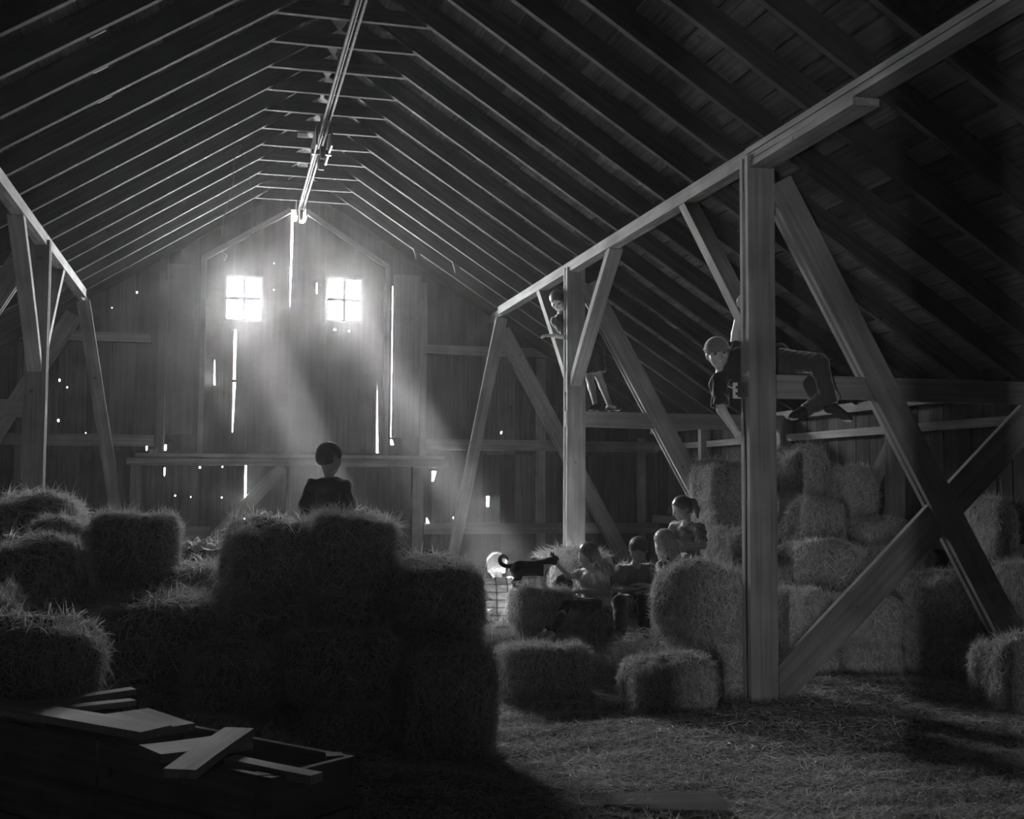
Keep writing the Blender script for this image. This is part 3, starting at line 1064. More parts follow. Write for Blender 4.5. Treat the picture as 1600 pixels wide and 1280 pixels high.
def hay_heap(name, c, r, n, label, seed):
    """shapeless little heap of loose hay lying on something"""
    global RNG
    RNG = np.random.default_rng(seed)
    th = RNG.uniform(0, 2 * np.pi, n)
    rr = np.sqrt(RNG.random(n))
    x, y = r[0] * rr * np.cos(th), r[1] * rr * np.sin(th)
    z = r[2] * (1 - rr ** 2) * RNG.uniform(.2, 1, n)
    P = np.stack([x, y, z], 1)
    N = unit(np.stack([x / r[0], y / r[1], np.full(n, .8)], 1))
    D = RNG.normal(size=(n, 3)); D[:, 2] *= .4
    D = unit(D)
    V, l, s, t = ribbons(P, D, N, RNG.uniform(.04, .13, n), RNG.uniform(.0025, .005, n), np.abs(RNG.normal(0, .015, n)), RNG.normal(0, .35, (n, 3)))
    o = link(name, np_mesh(name, V, l, s, t, [M_HAY]), loc=c)
    tag(o, label, 'hay', kind='stuff')
    return o


hay_heap('hay_tuft', (.02, 7.95, 1.24), (.22, .22, .09), 900, 'wispy tuft of hay beside the seated boy', 21)
hay_heap('hay_tuft', (-.45, 7.35, 1.27), (.20, .25, .05), 700, 'loose hay in the dip left of the seated boy', 22)
hay_heap('hay_tuft', (2.15, 10.1, .89), (.35, .30, .10), 1800, 'bright tuft of hay behind the cat', 23)
hay_heap('hay_tuft', (-1.0, 5.75, .28), (.45, .35, .12), 2200, 'loose hay heaped behind the planks at the lower left', 24)
hay_heap('hay_tuft', (1.80, 8.75, .22), (.35, .25, .06), 900, 'loose hay around the feet of the girl with the cat', 25)
hay_heap('hay_tuft', (2.15, 8.2, .25), (.35, .35, .25), 2000, 'hay spilling down between the two lit bales', 26)

# ------------------------------------------------------------------ smooth solids (distance fields meshed with surface nets)
def V3(p): return np.array(p, dtype=np.float32)


class Solid:
    def __init__(self, h=.006):
        self.h, self.prims, self.cuts, self.fold = h, [], [], None

    def cone(self, a, b, r1, r2=None, k=.012, op='+', flat=False):
        r2 = r1 if r2 is None else r2
        self.prims.append(('c', V3(a), V3(b), r1, r2, k, op, flat))
        return self

    def ell(self, c, r, R=None, k=.012, op='+'):
        self.prims.append(('e', V3(c), V3(r), np.eye(3, dtype=np.float32) if R is None else np.array(R, dtype=np.float32), k, op))
        return self

    def cut(self, p, n):
        self.cuts.append((V3(p), V3(n) / np.linalg.norm(n)))
        return self

    def mesh(self, name, mat, origin=(0, 0, 0), mats=None, pick=None):
        h = self.h
        lo, hi = np.full(3, 1e9), np.full(3, -1e9)
        boxes = []
        for p in self.prims:
            if p[0] == 'c':
                r = max(p[3], p[4])
                l, u = np.minimum(p[1], p[2]) - r, np.maximum(p[1], p[2]) + r
            else:
                e = np.abs(p[3].T) @ p[2]
                l, u = p[1] - e, p[1] + e
            boxes.append((l, u))
            if p[-2 if p[0] == 'c' else -1] == '+':
                lo, hi = np.minimum(lo, l), np.maximum(hi, u)
        lo = lo - 3 * h - .01
        hi = hi + 3 * h + .01
        n = np.ceil((hi - lo) / h).astype(int) + 1
        ax = [(lo[i] + h * np.arange(n[i])).astype(np.float32) for i in range(3)]
        D = np.full(n, .06, dtype=np.float32)
        for p, (l, u) in zip(self.prims, boxes):
            k = p[5] if p[0] == 'c' else p[4]
            op = p[6] if p[0] == 'c' else p[5]
            m = k * 1.2 + 2.5 * h + .02
            i0 = np.clip(np.floor((l - m - lo) / h).astype(int), 0, n)
            i1 = np.clip(np.ceil((u + m - lo) / h).astype(int) + 1, 0, n)
            if np.any(i1 <= i0): continue
            sl = tuple(slice(i0[i], i1[i]) for i in range(3))
            X = ax[0][sl[0]][:, None, None]; Y = ax[1][sl[1]][None, :, None]; Z = ax[2][sl[2]][None, None, :]
            if p[0] == 'c':
                a, b, ra, rb = p[1], p[2], p[3], p[4]
                ba = b - a
                bb = max(float(ba @ ba), 1e-9)
                t = ((X - a[0]) * ba[0] + (Y - a[1]) * ba[1] + (Z - a[2]) * ba[2]) / bb
                tc = np.clip(t, 0, 1)
                d = np.sqrt((X - a[0] - tc * ba[0]) ** 2 + (Y - a[1] - tc * ba[1]) ** 2 + (Z - a[2] - tc * ba[2]) ** 2) - (ra + (rb - ra) * tc)
                if p[7]:
                    d = np.maximum(d, (t - 1) * math.sqrt(bb))
            else:
                q = [p[3][i, 0] * (X - p[1][0]) + p[3][i, 1] * (Y - p[1][1]) + p[3][i, 2] * (Z - p[1][2]) for i in range(3)]
                k0 = np.sqrt((q[0] / p[2][0]) ** 2 + (q[1] / p[2][1]) ** 2 + (q[2] / p[2][2]) ** 2)
                k1 = np.sqrt((q[0] / p[2][0] ** 2) ** 2 + (q[1] / p[2][1] ** 2) ** 2 + (q[2] / p[2][2] ** 2) ** 2)
                d = k0 * (k0 - 1) / np.maximum(k1, 1e-6)
            S = D[sl]
            if op == '+':
                hh = np.clip(.5 + .5 * (S - d) / k, 0, 1)
                D[sl] = S + (d - S) * hh - k * hh * (1 - hh)
            else:
                d = -d
                hh = np.clip(.5 + .5 * (d - S) / k, 0, 1)
                D[sl] = S + (d - S) * hh + k * hh * (1 - hh)
        X = ax[0][:, None, None]; Y = ax[1][None, :, None]; Z = ax[2][None, None, :]
        if self.fold is not None:
            amp, fr, seed = self.fold
            r = np.random.default_rng(seed)
            f = 0
            for i in range(4):
                dv = r.normal(size=3); dv /= np.linalg.norm(dv)
                f = f + np.sin((X * dv[0] + Y * dv[1] + Z * dv[2]) * fr * r.uniform(.6, 1.6) + r.uniform(0, 6)).astype(np.float32)
            D += (amp / 2.2) * f
        for p, nn in self.cuts:
            D = np.maximum(D, (X - p[0]) * nn[0] + (Y - p[1]) * nn[1] + (Z - p[2]) * nn[2])
        return nets(name, D, lo, h, mat, origin, mats, pick)


def nets(name, D, lo, h, mat, origin, mats=None, pick=None):
    ins = D < 0
    c = np.zeros(tuple(s - 1 for s in D.shape), dtype=np.int8)
    corners = [(i, j, k) for i in (0, 1) for j in (0, 1) for k in (0, 1)]
    sh = c.shape
    for (i, j, k) in corners:
        c += ins[i:i + sh[0], j:j + sh[1], k:k + sh[2]]
    act = (c > 0) & (c < 8)
    idx = np.full(sh, -1, dtype=np.int32)
    cells = np.argwhere(act)
    idx[act] = np.arange(len(cells))
    acc = np.zeros((len(cells), 3)); cnt = np.zeros(len(cells))
    for a in corners:
        for axn in range(3):
            if a[axn]: continue
            b = list(a); b[axn] = 1
            va = D[cells[:, 0] + a[0], cells[:, 1] + a[1], cells[:, 2] + a[2]]
            vb = D[cells[:, 0] + b[0], cells[:, 1] + b[1], cells[:, 2] + b[2]]
            s = (va < 0) != (vb < 0)
            t = np.where(s, va / np.where(s, va - vb, 1), 0)
            p = np.tile(np.array(a, dtype=float), (len(cells), 1))
            p[:, axn] += t
            acc += p * s[:, None]
            cnt += s
    P = (cells + acc / np.maximum(cnt, 1)[:, None]) * h + lo
    quads = []
    for axn in range(3):
        u, v = (axn + 1) % 3, (axn + 2) % 3
        sl0 = [slice(None)] * 3; sl1 = [slice(None)] * 3
        sl0[axn] = slice(0, -1); sl1[axn] = slice(1, None)
        A, B = ins[tuple(sl0)], ins[tuple(sl1)]
        ch = np.argwhere(A != B)
        ok = (ch[:, u] > 0) & (ch[:, v] > 0) & (ch[:, u] < D.shape[u] - 1) & (ch[:, v] < D.shape[v] - 1)
        ch = ch[ok]
        if not len(ch): continue
        flip = A[ch[:, 0], ch[:, 1], ch[:, 2]]
        def cell(du, dv):
            q = ch.copy(); q[:, u] -= du; q[:, v] -= dv
            return idx[q[:, 0], q[:, 1], q[:, 2]]
        Q = np.stack([cell(1, 1), cell(0, 1), cell(0, 0), cell(1, 0)], 1)
        Q[~flip] = Q[~flip][:, ::-1]
        quads.append(Q)
    Q = np.concatenate(quads)
    mi = None
    if pick is not None:
        mi = pick(P[Q].mean(1))
    return np_mesh(name, P - np.array(origin), Q.ravel(), np.arange(len(Q)) * 4, np.full(len(Q), 4), mats or mat, True, mi)


# ------------------------------------------------------------------ planks, trough, cloth at the lower left and elsewhere
def frame_dir(p0, d, L):
    return Vector(p0), Vector(p0) + Vector(d).normalized() * L


tr = group_of('wooden_trough', (-1.25, 4.75, 0), 'low dark wooden trough under the loose planks at the lower left', 'trough')
u_ = Vector((.655, -.756, 0)); v_ = Vector((.756, .655, 0))
c0 = Vector((-1.95, 5.45, 0))
for zz in (.10, .29, .47):
    beam('side_board', c0 + Vector((0, 0, zz)), c0 + u_ * 1.85 + Vector((0, 0, zz)), .025, .175, M_OUT, tr)
    beam('side_board', c0 + v_ * .38 + Vector((0, 0, zz)), c0 + v_ * .38 + u_ * 1.85 + Vector((0, 0, zz)), .025, .175, M_OUT, tr)
    beam('end_board', c0 + u_ * 1.84 + Vector((0, 0, zz)), c0 + u_ * 1.84 + v_ * .38 + Vector((0, 0, zz)), .025, .175, M_OUT, tr)
for t in (.05, .9, 1.78):
    for w in (.02, .36):
        q = c0 + u_ * t + v_ * w
        beam('corner_post', q, q + Vector((0, 0, .56)), .06, .06, M_OUT, tr, upv=(1, 0, 0))
M_DUSTY = wood('dusty_planks', 0.26, 0.50, rand=0.2)


def loose(p0, p1, w, label, t=.03):
    o = beam('loose_plank', p0, p1, w, t, M_DUSTY, None, upv=(0, 0, 1), warp=.004)
    tag(o, label, 'plank', 'loose planks lying on the trough')
    return o


loose((-2.10, 5.62, .600), (-1.15, 4.66, .600), .15, 'long pale loose plank, foremost on the trough')
loose((-1.80, 5.36, .585), (-1.30, 5.60, .600), .075, 'thin loose plank at the back of the trough, rear one', .025)
loose((-1.78, 5.22, .575), (-1.29, 5.46, .575), .07, 'thin loose plank at the back of the trough, front one', .025)
loose((-1.30, 5.20, .570), (-1.10, 4.86, .565), .20, 'short broad loose plank half under the long one', .03)
loose((-1.16, 4.40, .580), (-.84, 4.56, .575), .19, 'dirty loose plank strewn with chaff', .03)
loose((-1.045, 4.06, .585), (-.845, 4.54, .615), .115, 'tilted loose plank lying across the dirty one', .03)
loose((-.88, 4.32, .560), (-.60, 4.02, .555), .06, 'short narrow loose plank at the right end of the trough', .03)

bl = beam('wood_block', (-.12, 5.40, .17), (.03, 5.44, .165), .09, .07, M_DUSTY, None)
tag(bl, 'small pale wood block lying in the hay at the bottom edge', 'wood block')
fb = beam('floor_plank', (.70, 5.22, .085), (1.36, 5.12, .08), .20, .03, M_OUT, None)
tag(fb, 'grey plank half buried in hay at the bottom edge', 'plank')


def cloth(name, c, size, label, amp=.05, seed=1, mat=None):
    n = 44
    r = np.random.default_rng(seed)
    u = np.linspace(-1, 1, n)
    A, B = np.meshgrid(u, u, indexing='ij')
    P = np.stack([A.ravel(), B.ravel(), np.zeros(n * n)], 1)
    z = np.zeros(n * n)
    for k in range(7):
        th = r.normal(.9, .5)
        f = r.uniform(5, 13)
        w = np.sin((P[:, 0] * math.cos(th) + P[:, 1] * math.sin(th)) * f + r.uniform(0, 6) + .8 * np.sin(P[:, 1] * 3 + k))
        z += (1 - np.abs(w)) * r.uniform(.5, 1)
    z = z / 4 * amp
    edge = np.maximum(np.abs(P[:, 0]), np.abs(P[:, 1]))
    z = z * (1 - .6 * edge ** 4) + .02 * (1 - edge)
    V = np.stack([P[:, 0] * size[0] * (1 + .08 * np.sin(P[:, 1] * 5)), P[:, 1] * size[1] * (1 + .1 * np.sin(P[:, 0] * 4 + 1)), z], 1)
    I = (np.arange(n - 1)[:, None] * n + np.arange(n - 1)[None, :]).ravel()
    top = np.stack([I, I + n, I + n + 1, I + 1], 1)
    V2 = V.copy(); V2[:, 2] -= .004
    bot = top[:, ::-1] + n * n
    rim = []
    loop = list(range(0, n)) + [i * n + n - 1 for i in range(1, n)] + [(n - 1) * n + j for j in range(n - 2, -1, -1)] + [i * n for i in range(n - 2, 0, -1)]
    for a, b in zip(loop, loop[1:] + loop[:1]): rim.append((b, a, a + n * n, b + n * n))
    Q = np.concatenate([top, bot, np.array(rim)])
    o = link(name, np_mesh(name, np.concatenate([V, V2]), Q.ravel(), np.arange(len(Q)) * 4, np.full(len(Q), 4), mat, True), loc=c)
    tag(o, label, 'cloth')
    return o


cloth('crumpled_cloth', (-1.02, 9.02, 1.04), (.27, .30), 'pale crumpled cloth lying in the gap between the left bales', .09, 4, plain('pale_cloth', .6, .9))

# dark bundle beside the girl with the cat
bd = Solid(.008)
bd.ell((1.83, 9.33, .62), (.085, .10, .12), k=.03).ell((1.85, 9.40, .70), (.075, .08, .08), k=.03).ell((1.79, 9.30, .56), (.07, .09, .08), k=.03)
bd.fold = (.012, 60, 3)
ob = link('jacket_bundle', bd.mesh('jacket_bundle', plain('black_cloth', .03, .9), (1.83, 9.33, .50)), loc=(1.83, 9.33, .50))
tag(ob, 'black fabric bundle on the hay between the cat and the petting girl', 'bundle')

# ------------------------------------------------------------------ people
M_SKIN = plain('skin', .45, .45, .06, 40, spec=.5)
M_SKIN_D = plain('tanned_skin', .34, .5, .06, 40)
M_EYEW = plain('eye_white', .30, .3)
M_EYED = plain('eye_dark', .02, .3)
M_HAIR_D = plain('dark_hair', .05, .38, .4, 90, spec=.9, sheen=.3)
M_HAIR_M = plain('brown_hair', .12, .38, .4, 90, spec=.9, sheen=.3)
M_HAIR_L = plain('fair_hair', .45, .38, .3, 90, spec=.9, sheen=.3)
M_HAIR_W = plain('white_blond_hair', .78, .38, .15, 90, spec=.9, sheen=.3)
M_FUZZ_D = hay_material('flyaway_dark', .10, .22, .5)
M_FUZZ_L = hay_material('flyaway_fair', .35, .6, .5)
M_BLACK = plain('black_fabric', .022, .9, .2, 60, sheen=.8)
M_DARK = plain('dark_fabric', .05, .9, .2, 60, sheen=.8)
M_MID = plain('grey_fabric', .20, .9, .15, 60, sheen=.8)
M_TEE = plain('charcoal_tee', .10, .9, .15, 60, sheen=.6)
M_LIGHT = plain('light_fabric', .55, .9, .12, 60, sheen=.8)
M_SHOE = plain('black_shoe', .03, .6)
M_SOLE = plain('white_sole', .6, .6)


def plaid():
    m, nt, b = new_mat('striped_plaid_fabric')
    tc = nt.nodes.new('ShaderNodeTexCoord')
    sep = nt.nodes.new('ShaderNodeSeparateXYZ')
    nt.links.new(tc.outputs['Object'], sep.inputs[0])
    col = None
    for ax_, per, off in (('Z', .072, .0), ('X', .11, .03)):
        a = nt.nodes.new('ShaderNodeMath'); a.operation = 'ADD'; a.inputs[1].default_value = 5 + off
        nt.links.new(sep.outputs[ax_], a.inputs[0])
        mo = nt.nodes.new('ShaderNodeMath'); mo.operation = 'MODULO'; mo.inputs[1].default_value = per
        nt.links.new(a.outputs[0], mo.inputs[0])
        dv = nt.nodes.new('ShaderNodeMath'); dv.operation = 'DIVIDE'; dv.inputs[1].default_value = per
        nt.links.new(mo.outputs[0], dv.inputs[0])
        c = ramp(nt, dv.outputs[0], [(.0, .12), (.12, .12), (.15, 1.0), (1.0, 1.0)])
        col = c if col is None else mult(nt, col, c)
    base = nt.nodes.new('ShaderNodeRGB')
    base.outputs[0].default_value = (.17, .17, .17, 1)
    nt.links.new(mult(nt, col, base.outputs[0]), b.inputs['Base Color'])
    b.inputs['Roughness'].default_value = .9
    return m


M_PLAID = plaid()


def nv(v):
    v = np.array(v, dtype=float)
    return v / max(np.linalg.norm(v), 1e-9)


def axes(fwd, upv):
    f = nv(fwd)
    r = nv(np.cross(f, upv))
    u = np.cross(r, f)
    return r, f, u


class Person:
    """all joints are world positions; scale s is relative to an adult"""

    def __init__(self, loc, s, label, skin=None, h=.006):
        self.loc, self.s = np.array(loc, float), s
        self.root = empty('person', loc)
        tag(self.root, label, 'person')
        self.skin = skin or M_SKIN
        self.body = Solid(h)
        self.h = h

    def add(self, name, sol, mat, label=None, parent=None, mats=None, pick=None):
        o = link(name, sol.mesh(name, mat, self.loc, mats, pick), self.root)
        if label: o['label'] = label
        if parent is not None:
            o.parent = parent
        return o

    def head(self, c, fwd, upv, H=.20):
        c = np.array(c, float)
        r, f, u = axes(fwd, upv)
        self.hc, self.hr, self.hf, self.hu, self.H = c, r, f, u, H
        R = np.array([r, f, u])
        g = lambda x, y, z: c + (r * x + f * y + u * z) * H
        self.hp = g
        b = self.body
        b.ell(g(0, -.05, .09), np.array([.355, .43, .39]) * H, R, .02)
        b.ell(g(0, .10, -.17), np.array([.295, .30, .32]) * H, R, .025)
        b.ell(g(0, .27, -.40), np.array([.10, .09, .08]) * H, R, .02)
        for sx in (-1, 1):
            b.ell(g(sx * .20, .24, -.10), np.array([.10, .10, .10]) * H, R, .015)
            b.ell(g(sx * .145, .43, .03), np.array([.085, .07, .055]) * H, R, .008, '-')
            b.ell(g(sx * .355, -.03, -.06), np.array([.035, .08, .115]) * H, R, .006)
        b.cone(g(0, .385, .03), g(0, .455, -.115), .030 * H, .052 * H, .010)
        b.ell(g(0, .405, -.12), np.array([.085, .06, .04]) * H, R, .006)
        b.ell(g(0, .365, -.235), np.array([.10, .06, .026]) * H, R, .004)
        b.ell(g(0, .36, -.295), np.array([.085, .06, .030]) * H, R, .004)
        b.ell(g(0, .42, -.265), np.array([.10, .05, .008]) * H, R, .003, '-')
        return self

    def eyes(self):
        for sx in (-1, 1):
            c = self.hp(sx * .145, .345, .03)
            sol = Solid(.0025).ell(c, (.062 * self.H,) * 3, None, .001)
            cc, ff, rad = c, self.hf, .062 * self.H
            self.add('eye', sol, M_EYEW, mats=[M_EYEW, M_EYED], pick=lambda P, cc=cc, ff=ff, rad=rad: (((P - cc) @ ff) > rad * .80).astype(int))

    def neck(self, base):
        s = self.s
        self.nb = np.array(base, float)
        top = self.hp(0, -.10, -.30)
        self.body.cone(top, self.nb, .050 * s, .054 * s, .02)

    def torso(self, neck, pelvis, shl, shr, fwd, width=1.0):
        """shl/shr shoulders, fwd the way the chest faces"""
        s = self.s
        neck, pelvis, shl, shr = (np.array(v, float) for v in (neck, pelvis, shl, shr))
        up_ = nv(neck - pelvis)
        f = nv(np.array(fwd, float) - up_ * (np.array(fwd, float) @ up_))
        r = np.cross(f, up_)
        R = np.array([r, f, up_])
        Lt = np.linalg.norm(neck - pelvis)
        chest = pelvis + (neck - pelvis) * .66
        self.tor = [('e', chest, np.array([.165 * width, .105, .19 * Lt / .48 / s if s else .19]) * s, R),
                    ('e', pelvis + (neck - pelvis) * .33, np.array([.145 * width, .10, .18 * Lt / .48 / s]) * s, R),
                    ('e', pelvis, np.array([.165 * width, .115, .12]) * s, R),
                    ('c', shl, neck - up_ * .02 * s, .060 * s, .055 * s), ('c', shr, neck - up_ * .02 * s, .060 * s, .055 * s)]
        self.R, self.up, self.f, self.r, self.pel, self.nk = R, up_, f, r, pelvis, neck
        for t in self.tor:
            if t[0] == 'e': self.body.ell(t[1], t[2], t[3], .04 * s)
            else: self.body.cone(t[1], t[2], t[3], t[4], .03 * s)

    def arm(self, sh, el, wr):
        s = self.s
        self.body.cone(sh, el, .050 * s, .040 * s, .02 * s).cone(el, wr, .041 * s, .027 * s, .012 * s)

    def hand(self, wr, d, n, thumb, curl=.5, s=None):
        """d: finger direction, n: palm normal (the way the fingers curl), thumb: direction of the thumb side"""
        s = (s or self.s) * 1.0
        wr = np.array(wr, float)
        d = nv(d); n = np.array(n, float); n = nv(n - d * (n @ d))
        t = np.cross(d, n)
        if t @ np.array(thumb, float) < 0: t = -t
        b = self.body
        for q in (-.026, -.009, .009, .026):
            b.cone(wr + d * .010 * s + t * q * .7 * s, wr + d * .085 * s + t * q * 1.1 * s, .017 * s, .0135 * s, .008)
        for i, (q, L) in enumerate(((.033, .074), (.011, .082), (-.011, .077), (-.032, .062))):
            p = wr + d * .088 * s + t * q * s
            dirv, L = d.copy(), L * s
            ca = curl * (1.0 + .08 * i)
            for j, fr in enumerate((.45, .31, .24)):
                a = ca * (.55 if j == 0 else .85)
                dirv = nv(dirv * math.cos(a) + n * math.sin(a))
                n2 = nv(n - dirv * (n @ dirv)) if abs(n @ dirv) < .98 else -d
                p2 = p + dirv * L * fr
                b.cone(p, p2, (.0105 - .001 * j) * s, (.0095 - .001 * j) * s, .003)
                p = p2
                n = n2 if abs(n @ dirv) < .98 else n
            n = self._pn.copy()
        p = wr + d * .025 * s + t * .028 * s
        dv = nv(d * .75 + t * .75)
        p2 = p + dv * .035 * s
        b.cone(p, p2, .015 * s, .0125 * s, .006)
        dv = nv(d * .9 + t * .25 + self._pn * (.3 + curl * .4))
        p3 = p2 + dv * .035 * s
        b.cone(p2, p3, .012 * s, .0095 * s, .003)

    def leg(self, hip, kn, an, toe=None, foot=True):
        s = self.s
        b = self.body
        b.cone(hip, kn, .085 * s, .056 * s, .03 * s).cone(kn, an, .057 * s, .034 * s, .015 * s)
        mid = np.array(kn) * .68 + np.array(an) * .32
        back = nv(np.array(an) - np.array(kn))
        b.ell(mid, (.044 * s,) * 3, None, .03)
        if foot and toe is not None:
            an, toe = np.array(an, float), np.array(toe, float)
            b.cone(an, toe, .034 * s, .024 * s, .015 * s)
            b.ell(an - nv(toe - an) * .025 * s - np.array([0, 0, .02 * s]), (.035 * s,) * 3, None, .012)
            dv = nv(toe - an)
            sd_ = nv(np.cross(dv, [0, 0, 1]))
            for q in (-.024, -.012, 0, .012, .024):
                b.cone(toe + sd_ * q * s, toe + sd_ * q * s + dv * .022 * s, .010 * s, .008 * s, .004)

    def shirt(self, mat, sleeves=(), grow=.012, hem=.06, name='shirt', fold=.0045, neck_open=.0, label=None, mats=None, pick=None):
        """sleeves: list of (shoulder, elbow, fraction, [wrist]) ; the hem is cut square"""
        s = self.s
        so = Solid(self.h)
        for t in self.tor:
            if t[0] == 'e': so.ell(t[1], np.array(t[2]) + grow, t[3], .04 * s)
            else: so.cone(t[1], t[2], t[3] + grow * .8, t[4] + grow * .3, .03 * s)
        for sl in sleeves:
            sh, el, fr = np.array(sl[0], float), np.array(sl[1], float), sl[2]
            if fr <= 1:
                so.cone(sh, sh + (el - sh) * fr, .052 * s + grow, .048 * s + grow * 1.1, .02, flat=True)
            else:
                wr = np.array(sl[3], float)
                so.cone(sh, el, .052 * s + grow, .044 * s + grow, .02).cone(el, el + (wr - el) * (fr - 1), .044 * s + grow, .034 * s + grow, .012, flat=True)
        so.fold = (fold, 85, int(abs(self.loc[0] * 100)) % 97)
        so.cut(self.pel - self.up * hem * s, -self.up)
        so.cone(self.nk - self.up * .005 * s + self.f * .012 * s, self.nk + self.up * .12 * s + self.f * .02 * s, .064 * s, .075 * s, .004, '-')
        return self.add(name, so, mat, label, mats=mats, pick=pick)

    def pants(self, mat, legs, grow=.011, fr=.93, name='trousers', fold=.0035, flare=0.0):
        s = self.s
        so = Solid(self.h)
        so.ell(self.pel, np.array([.168, .118, .115]) * s + grow, self.R, .03 * s)
        for hip, kn, an in legs:
            hip, kn = np.array(hip, float), np.array(kn, float)
            if fr <= .55:
                so.cone(hip, hip + (kn - hip) * fr * 1.8, .088 * s + grow, .07 * s + grow + flare, .03 * s, flat=True)
            else:
                an = np.array(an, float)
                so.cone(hip, kn, .088 * s + grow, .058 * s + grow, .03 * s).cone(kn, kn + (an - kn) * fr, .058 * s + grow, .036 * s + grow + flare, .012, flat=True)
        so.fold = (fold, 70, 5)
        return self.add(name, so, mat)

    def shoe(self, an, toe, mat=None):
        s = self.s
        an, toe = np.array(an, float), np.array(toe, float)
        d = nv(toe - an)
        so = Solid(self.h)
        so.cone(an, toe, .045 * s, .036 * s, .015)
        so.ell(an - d * .028 * s - np.array([0, 0, .018 * s]), (.046 * s,) * 3, None, .012)
        so.cone(toe, toe + d * .03 * s, .035 * s, .030 * s, .01)
        zmin = min(an[2], toe[2]) - .042 * s
        return self.add('shoe', so, mat or M_SHOE, mats=[mat or M_SHOE, M_SOLE], pick=lambda P: (P[:, 2] < zmin + .018 * s).astype(int))

    def hair(self, mat, style='short', paths=(), label=None, fold=.0016):
        H, g = self.H, self.hp
        R = np.array([self.hr, self.hf, self.hu])
        so = Solid(.005)
        so.ell(g(0, -.075, .115), np.array([.395, .455, .41]) * H, R, .012)
        if style == 'short':
            so.ell(g(0, -.22, -.10), np.array([.33, .27, .25]) * H, R, .02)
        elif style in ('long', 'bob', 'pony'):
            so.ell(g(0, -.18, -.10), np.array([.37, .33, .30]) * H, R, .02)
            if style != 'pony':
                for sx in (-1, 1):
                    so.ell(g(sx * .33, .02, -.12), np.array([.085, .17, .26]) * H, R, .012)
        so.ell(g(0, .50, -.14), np.array([.36 if style in ('short', 'pony') else .29, .42, .40]) * H, R, .008, '-')
        so.ell(g(0, .12, -.52), np.array([.5, .42, .30]) * H, R, .01, '-')
        if style == 'short':
            for sx in (-1, 1):
                so.ell(g(sx * .42, .03, -.10), np.array([.12, .13, .16]) * H, R, .006, '-')
        for pth in paths:
            pts = [np.array(p[0], float) for p in pth]
            rad = [p[1] for p in pth]
            for i in range(len(pts) - 1):
                so.cone(pts[i], pts[i + 1], rad[i], rad[i + 1], .012)
        so.fold = (fold, 420, 9)
        return self.add('hair', so, mat, label)

    def strands(self, mat, n, roots, dirs, length, seed=1, width=.0015):
        """loose single hairs catching the light"""
        global RNG
        RNG = np.random.default_rng(seed)
        P = np.array([roots[i] for i in RNG.integers(0, len(roots), n)]) + RNG.normal(0, .012, (n, 3))
        D = unit(np.array(dirs)[None, :] + RNG.normal(0, .35, (n, 3)))
        N = unit(RNG.normal(size=(n, 3)))
        V, l, s_, t = ribbons(P - self.loc, D, N, RNG.uniform(.5, 1, n) * length, np.full(n, width), np.zeros(n), RNG.normal(0, .25, (n, 3)))
        o = link('stray_hair', np_mesh('stray_hair', V, l, s_, t, [mat]), self.root)
        o['kind'] = 'stuff'
        return o

    def fuzz(self, mat, n=1800, length=.016, lift=.5, seed=3, low=-.15):
        """short flyaway hair standing off the scalp"""
        global RNG
        RNG = np.random.default_rng(seed)
        U = unit(RNG.normal(size=(n * 2, 3)))
        keep = (U[:, 2] > low - .0) & ~((U[:, 1] > .45) & (U[:, 2] < .45))
        U = U[keep][:n]
        m_ = len(U)
        rad = np.array([.39, .45, .405]) * self.H
        loc = U * rad + np.array([0, -.075, .115]) * self.H
        B = np.array([self.hr, self.hf, self.hu])
        P = self.hc + loc @ B
        N = unit((U / rad) @ B)
        D = unit(RNG.normal(size=(m_, 3)) * .7 - self.hu * .8 - self.hf * .3)
        D = unit(D - N * np.sum(D * N, axis=1, keepdims=True) + N * lift * RNG.random((m_, 1)))
        V, l, s_, t = ribbons(P - self.loc, D, N, RNG.uniform(.5, 1.3, m_) * length, np.full(m_, .0013), np.zeros(m_), RNG.normal(0, .2, (m_, 3)))
        o = link('flyaway_hair', np_mesh('flyaway_hair', V, l, s_, t, [mat]), self.root)
        o['kind'] = 'stuff'
        return o

    def done(self, name='body'):
        return self.add(name, self.body, self.skin)


def hnd(P, wr, d, n, thumb, curl=.5):
    dd = nv(d)
    nn = np.array(n, float)
    P._pn = nv(nn - dd * (nn @ dd))
    P.hand(wr, d, n, thumb, curl)


# 1. small boy on the left stack, back to us, looking right
p = Person((-.20, 8.02, 1.22), .62, 'small boy in a dark shirt sitting on the left stack, seen from behind')
p.head((-.215, 8.02, 1.715), (.80, .45, -.22), (.05, .1, 1), .20)
p.neck((-.215, 8.03, 1.585))
p.torso((-.215, 8.03, 1.56), (-.215, 8.04, 1.285), (-.325, 8.06, 1.515), (-.125, 8.0, 1.52), (.45, .9, .05), 1.05)
AL = ((-.325, 8.06, 1.515), (-.375, 8.05, 1.40), (-.30, 8.16, 1.31))
AR = ((-.125, 8.0, 1.52), (-.095, 8.03, 1.40), (-.04, 8.12, 1.31))
p.arm(*AL); p.arm(*AR)
hnd(p, AL[2], (.5, .8, -.1), (0, 0, -1), (1, 0, 0), .4)
hnd(p, AR[2], (.3, .9, -.1), (0, 0, -1), (-1, 0, 0), .4)
LL = ((-.27, 8.10, 1.28), (-.20, 8.36, 1.29), (-.18, 8.42, 1.08), (-.17, 8.49, 1.05))
LR = ((-.15, 8.08, 1.28), (-.03, 8.33, 1.29), (-.01, 8.40, 1.08), (.0, 8.47, 1.05))
p.leg(*LL); p.leg(*LR)
p.done()
p.shirt(M_DARK, [(AL[0], AL[1], 1.8, AL[2]), (AR[0], AR[1], 1.8, AR[2])], grow=.018, hem=.10)
p.pants(M_BLACK, [LL[:3], LR[:3]])
